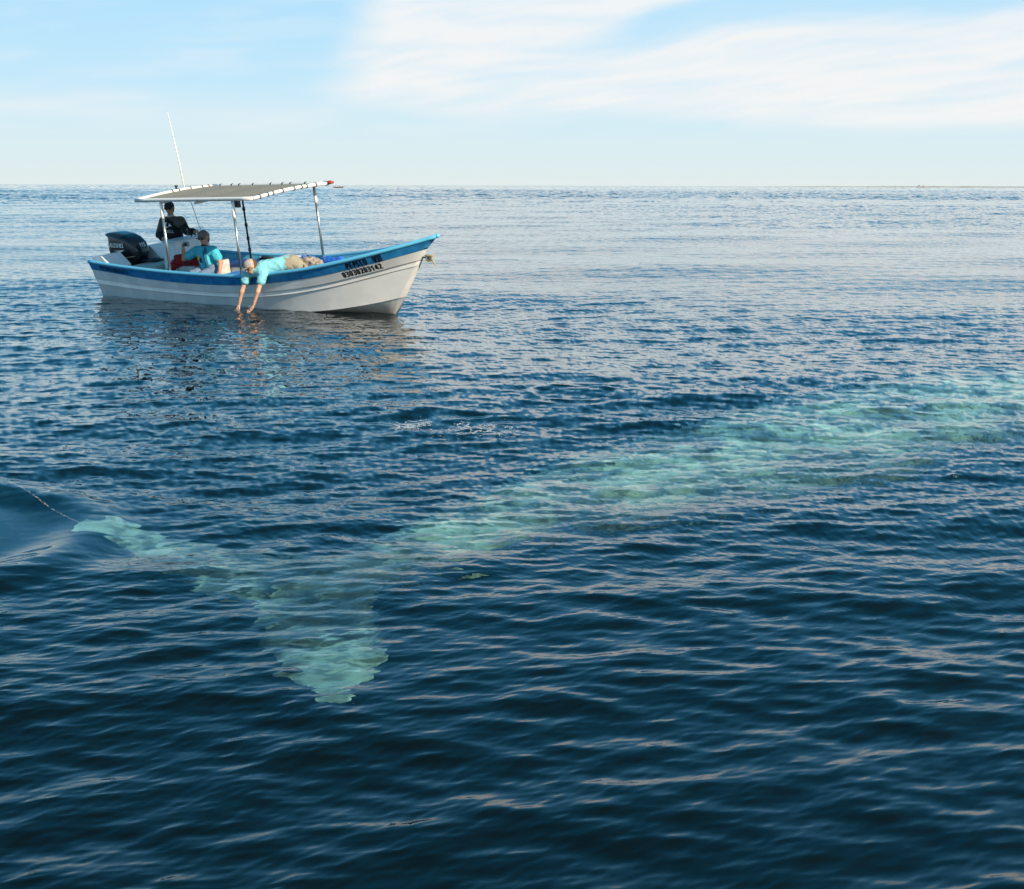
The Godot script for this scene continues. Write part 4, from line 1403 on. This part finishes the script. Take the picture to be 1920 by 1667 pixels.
func build_gear() -> void:
	var red := worn("red_cloth", lin(0.26, 0.006, 0.012), lin(0.36, 0.012, 0.018), 5.0, 0.85)
	soft("life_jacket", "dark red life jacket draped over the seat before the console", "life jacket", Vector3(-1.55, 0.70, 0.36), lump([[Vector3(-0.34, -0.02, 0.12), Vector3(-0.18, 0.10, 0.06), 0.055, 0.085], [Vector3(-0.18, 0.10, 0.06), Vector3(0.02, 0.11, 0.02), 0.085, 0.075], [Vector3(0.02, 0.11, 0.02), Vector3(0.24, 0.10, 0.0), 0.08, 0.08], [Vector3(0.24, 0.10, 0.0), Vector3(0.31, 0.0, 0.0), 0.07, 0.05], [Vector3(-0.34, -0.02, 0.12), Vector3(-0.36, -0.12, 0.15), 0.055, 0.05]], 0.016, 0.035, 9.0, 3), red)
	var bag := soft("backpack", "black backpack lying on the benches amidships", "backpack", Vector3(0.05, 0.52, -0.1), lump([[Vector3(-0.10, 0.20, 0.0), Vector3(0.08, 0.17, 0.02), 0.10, 0.11], [Vector3(0.08, 0.17, 0.02), Vector3(0.26, 0.08, 0.05), 0.10, 0.07], [Vector3(-0.02, 0.08, 0.0), Vector3(0.15, 0.07, 0.04), 0.10, 0.09]], 0.016, 0.03, 10.0, 5), worn("black_nylon", lin(0.01, 0.01, 0.012), lin(0.025, 0.022, 0.024), 6.0, 0.7))
	var st := surf()
	tube(st, [Vector3(-0.15, 0.25, 0.05), Vector3(-0.06, 0.33, 0.08), Vector3(0.08, 0.30, 0.11), Vector3(0.18, 0.20, 0.12)], 0.014, 6)
	put(st, "strap", M.black, bag)
	var cool := aboard("cool_box", "white cool box with rounded edges beside the black backpack", "cool box", Vector3(0.38, 0.50, -0.34))
	st = surf(-1)
	rbox(st, Vector3(0, 0.12, 0), Vector3(0.46, 0.24, 0.34), 0.03)
	put(st, "tub", M.white, cool)
	st = surf(-1)
	rbox(st, Vector3(0, 0.27, 0), Vector3(0.48, 0.055, 0.36), 0.02)
	put(st, "lid", M.white, cool)
	st = surf()
	tube(st, [Vector3(-0.245, 0.20, 0.1), Vector3(-0.27, 0.16, 0.06), Vector3(-0.27, 0.16, -0.06), Vector3(-0.245, 0.20, -0.1)], 0.012, 6)
	put(st, "handle", M.black, cool)
	soft("jacket", "crumpled beige jacket lying against the gunwale near the bow", "jacket", Vector3(1.55, 0.73, 0.42), lump([[Vector3(-0.24, 0.04, 0.02), Vector3(0.0, 0.10, 0.0), 0.07, 0.10], [Vector3(0.0, 0.10, 0.0), Vector3(0.26, 0.09, 0.0), 0.10, 0.06], [Vector3(-0.1, 0.03, 0.1), Vector3(0.16, 0.06, 0.08), 0.06, 0.06], [Vector3(-0.24, 0.04, 0.02), Vector3(-0.31, 0.0, 0.12), 0.05, 0.04]], 0.015, 0.045, 11.0, 9), worn("beige_cloth", lin(0.30, 0.24, 0.19), lin(0.42, 0.35, 0.28), 5.0, 0.9))
	soft("dry_bag", "bright blue soft bag lying forward of the beige jacket", "bag", Vector3(2.02, 0.78, 0.30), lump([[Vector3(-0.18, 0.06, 0), Vector3(0.16, 0.07, -0.02), 0.085, 0.09], [Vector3(0.16, 0.07, -0.02), Vector3(0.24, 0.05, -0.02), 0.06, 0.03]], 0.015, 0.03, 9.0, 12), worn("blue_bag", lin(0.02, 0.12, 0.50), lin(0.04, 0.18, 0.62), 5.0, 0.6))
	soft("cloth_bundle", "small blue cloth bundle between the cool box and beige jacket", "cloth", Vector3(1.02, 0.74, -0.1), lump([[Vector3(-0.10, 0.04, 0), Vector3(0.10, 0.05, 0.03), 0.07, 0.075]], 0.015, 0.04, 10.0, 15), worn("blue_towel", lin(0.04, 0.16, 0.48), lin(0.07, 0.22, 0.58), 5.0, 0.9))
	# towel hanging from the canopy beside the dark post
	st = surf()
	var n := 12
	for i in n:
		for j in 6:
			var q := []
			for c in [[0, 0], [1, 0], [1, 1], [0, 1]]:
				var v := float(i + c[0]) / n
				var u := float(j + c[1]) / 6.0
				q.append(Vector3(-0.055 + u * 0.11 * (1.0 + 0.2 * v) - 0.03 * v, -v * 0.36, 0.03 * sin(u * 9.0 + v * 2.0)))
			quad(st, q[0], q[1], q[2], q[3], Vector3.BACK)
	st.index()
	st.generate_normals()
	soft("towel", "grey green towel hanging under the canopy beside the dark post", "towel", Vector3(-1.36, 1.94, -0.86), st.commit(), worn("grey_green_towel", lin(0.12, 0.17, 0.15), lin(0.20, 0.25, 0.27), 7.0, 0.95))

# ------------------------------------------------------------------ far off, and foam on the water
func build_far() -> void:
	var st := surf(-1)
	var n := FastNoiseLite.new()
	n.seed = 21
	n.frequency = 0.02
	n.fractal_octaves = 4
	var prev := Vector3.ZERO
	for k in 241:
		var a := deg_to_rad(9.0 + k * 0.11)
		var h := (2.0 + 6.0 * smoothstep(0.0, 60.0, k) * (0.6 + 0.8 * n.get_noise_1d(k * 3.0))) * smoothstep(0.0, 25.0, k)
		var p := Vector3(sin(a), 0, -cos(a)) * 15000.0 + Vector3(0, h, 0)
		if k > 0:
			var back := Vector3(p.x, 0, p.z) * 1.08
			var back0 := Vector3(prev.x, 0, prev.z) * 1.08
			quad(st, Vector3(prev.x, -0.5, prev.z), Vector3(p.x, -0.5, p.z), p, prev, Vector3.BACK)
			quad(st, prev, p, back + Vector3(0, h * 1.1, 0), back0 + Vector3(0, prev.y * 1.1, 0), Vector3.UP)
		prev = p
	var coast := put(st, "coast", worn("pale_sand", lin(0.42, 0.40, 0.34), lin(0.50, 0.48, 0.42), 0.002, 0.95), self)  # sandy shore; its pale colour also stands in for the haze of distance
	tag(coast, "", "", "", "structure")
	# a ship hull down on the horizon
	var grey := paint("ship_grey", lin(0.34, 0.33, 0.30), 0.7)
	var ship := Node3D.new()
	ship.name = "distant_ship"
	ship.position = Vector3(1738, 0, -6000)
	add_child(ship)
	tag(ship, "tiny pale ship far off on the horizon at right", "ship")
	st = surf(-1)
	rbox(st, Vector3(0, 1.6, 0), Vector3(40, 4.4, 9), 1.2)
	put(st, "hull", grey, ship)
	st = surf(-1)
	rbox(st, Vector3(-9, 6.3, 0), Vector3(7, 5.4, 7), 0.5)
	put(st, "superstructure", grey, ship)
	st = surf(-1)
	rbox(st, Vector3(8, 5.2, 0), Vector3(9, 3.0, 6), 0.5)
	put(st, "deck_house", grey, ship)
	st = surf()
	tube(st, [Vector3(-9, 8.8, 0), Vector3(-9, 13.0, 0)], 0.6, 6)
	put(st, "mast", grey, ship)
	# another open boat, about a kilometre away
	var far := Node3D.new()
	far.name = "distant_boat"
	far.position = Vector3(-131, 0.12, -1060)
	far.rotation.y = 0.3
	add_child(far)
	tag(far, "tiny dark open boat far away near the horizon, beyond the canopy", "boat")
	var rust := paint("rust_red_paint", lin(0.12, 0.05, 0.04), 0.7)
	st = surf()
	for s in [1.0, -1.0]:
		var prev2 := []
		for k in 9:
			var t := k / 8.0
			var x := lerpf(-3.6, 3.8, t)
			var w := 0.9 * sqrt(maxf(0.0, 1.0 - pow(maxf(0.0, t - 0.45) / 0.55, 2.0)))
			var cur := [Vector3(x * 0.94, -0.1, w * 0.7 * s), Vector3(x, 0.55 + 0.5 * t * t, w * s)]
			if k > 0: quad(st, prev2[0], cur[0], cur[1], prev2[1], Vector3(0, 0, s))
			prev2 = cur
	quad(st, Vector3(-3.4, -0.1, 0.63), Vector3(-3.6, 0.55, 0.9), Vector3(-3.6, 0.55, -0.9), Vector3(-3.4, -0.1, -0.63), Vector3.LEFT)
	put(st, "hull", rust, far)
	st = surf(-1)
	rbox(st, Vector3(-3.8, 0.8, 0), Vector3(0.5, 0.7, 0.4), 0.1)
	put(st, "outboard_motor", rust, far)
	for x in [-2.2, -0.6, 0.9]:
		flesh(blob([[Vector3(x, 0.4, 0), Vector3(x, 1.0, 0), 0.2, 0.18], [Vector3(x, 1.25, 0), Vector3(x, 1.3, 0), 0.12, 0.12]], 0.08, 0.08), "seated_figure", rust, far)

func foam_patch(st: SurfaceTool, c: Vector2, half: Vector2, turn: float, cell: float, most: float, sd: int, torn := 0.33) -> void:
	# lace of foam: the cells of a grid on the water that ridged noise picks, thinning out from the middle
	var n := FastNoiseLite.new()
	n.seed = sd
	n.frequency = 9.0
	n.fractal_type = FastNoiseLite.FRACTAL_RIDGED
	n.fractal_octaves = 3
	var b := FastNoiseLite.new()
	b.seed = sd + 1
	b.frequency = 3.0
	var nx := int(half.x / cell)
	var nz := int(half.y / cell)
	for i in range(-nx, nx):
		for j in range(-nz, nz):
			var q := c + Vector2(i * cell, j * cell).rotated(turn)
			var d := Vector2(float(i) / nx, float(j) / nz).length()
			if n.get_noise_2d(q.x, q.y * 0.7) + 0.5 * b.get_noise_2d(q.x, q.y) - 1.5 * d < most or rng.randf() < torn: continue
			var v := []
			for k in [[0, 0], [1, 0], [1, 1], [0, 1]]:
				var p := c + Vector2((i + k[0]) * cell, (j + k[1]) * cell).rotated(turn)
				v.append(Vector3(p.x, sea_at(p.x, p.y, 1.0).x + 0.004, p.y))
			quad(st, v[0], v[1], v[2], v[3], Vector3.UP)

func build_foam() -> void:
	# torn foam left by the tail stroke
	rng.seed = 40
	var st := surf()
	foam_patch(st, Vector2(-0.88, -11.75), Vector2(0.24, 0.42), 0.3, 0.005, -0.35, 31, 0.5)
	foam_patch(st, Vector2(-0.30, -11.55), Vector2(0.95, 1.1), -0.2, 0.006, 0.30, 47, 0.5)
	foam_patch(st, Vector2(-3.15, -8.85), Vector2(1.15, 0.008), 0.894, 0.004, -0.9, 52, 0.84)
	var o := put(st, "sea_foam", paint("foam", lin(0.62, 0.66, 0.69), 0.6), self)
	tag(o, "white foam and bubbles floating on the water behind the whale", "foam", "", "stuff")

func _ready() -> void:
	var cam := Camera3D.new()
	cam.name = "camera"
	cam.fov = rad_to_deg(2.0 * atan(833.5 / 2600.0))
	cam.near = 0.1
	cam.far = 60000.0
	cam.position = Vector3(0, CAM_H, 0)
	cam.rotation = Vector3(-atan((833.5 - 348.0) / 2600.0), 0, deg_to_rad(0.15))
	add_child(cam)
	cam.current = true
	var env := Environment.new()
	env.background_mode = Environment.BG_SKY
	env.sky = build_sky()
	env.tonemap_mode = Environment.TONE_MAPPER_LINEAR
	env.tonemap_exposure = 1.22
	env.sdfgi_enabled = true
	env.ssao_enabled = true
	env.ssil_enabled = true
	env.volumetric_fog_enabled = true
	env.volumetric_fog_density = 0.0
	var we := WorldEnvironment.new()
	we.name = "world_environment"
	we.environment = env
	add_child(we)
	var sun := DirectionalLight3D.new()
	sun.name = "sun"
	sun.light_energy = 1.6
	sun.light_angular_distance = 0.5
	sun.light_color = Color(1.0, 0.93, 0.82)
	sun.shadow_enabled = true
	sun.look_at_from_position(Vector3.ZERO, -to_sun)
	add_child(sun)
	print("sky ", Time.get_ticks_msec())
	build_sea()
	print("sea ", Time.get_ticks_msec())
	build_whale()
	print("whale ", Time.get_ticks_msec())
	build_boat()
	print("boat ", Time.get_ticks_msec())
	build_people()
	print("people ", Time.get_ticks_msec())
	build_gear()
	print("gear ", Time.get_ticks_msec())
	build_far()
	build_foam()
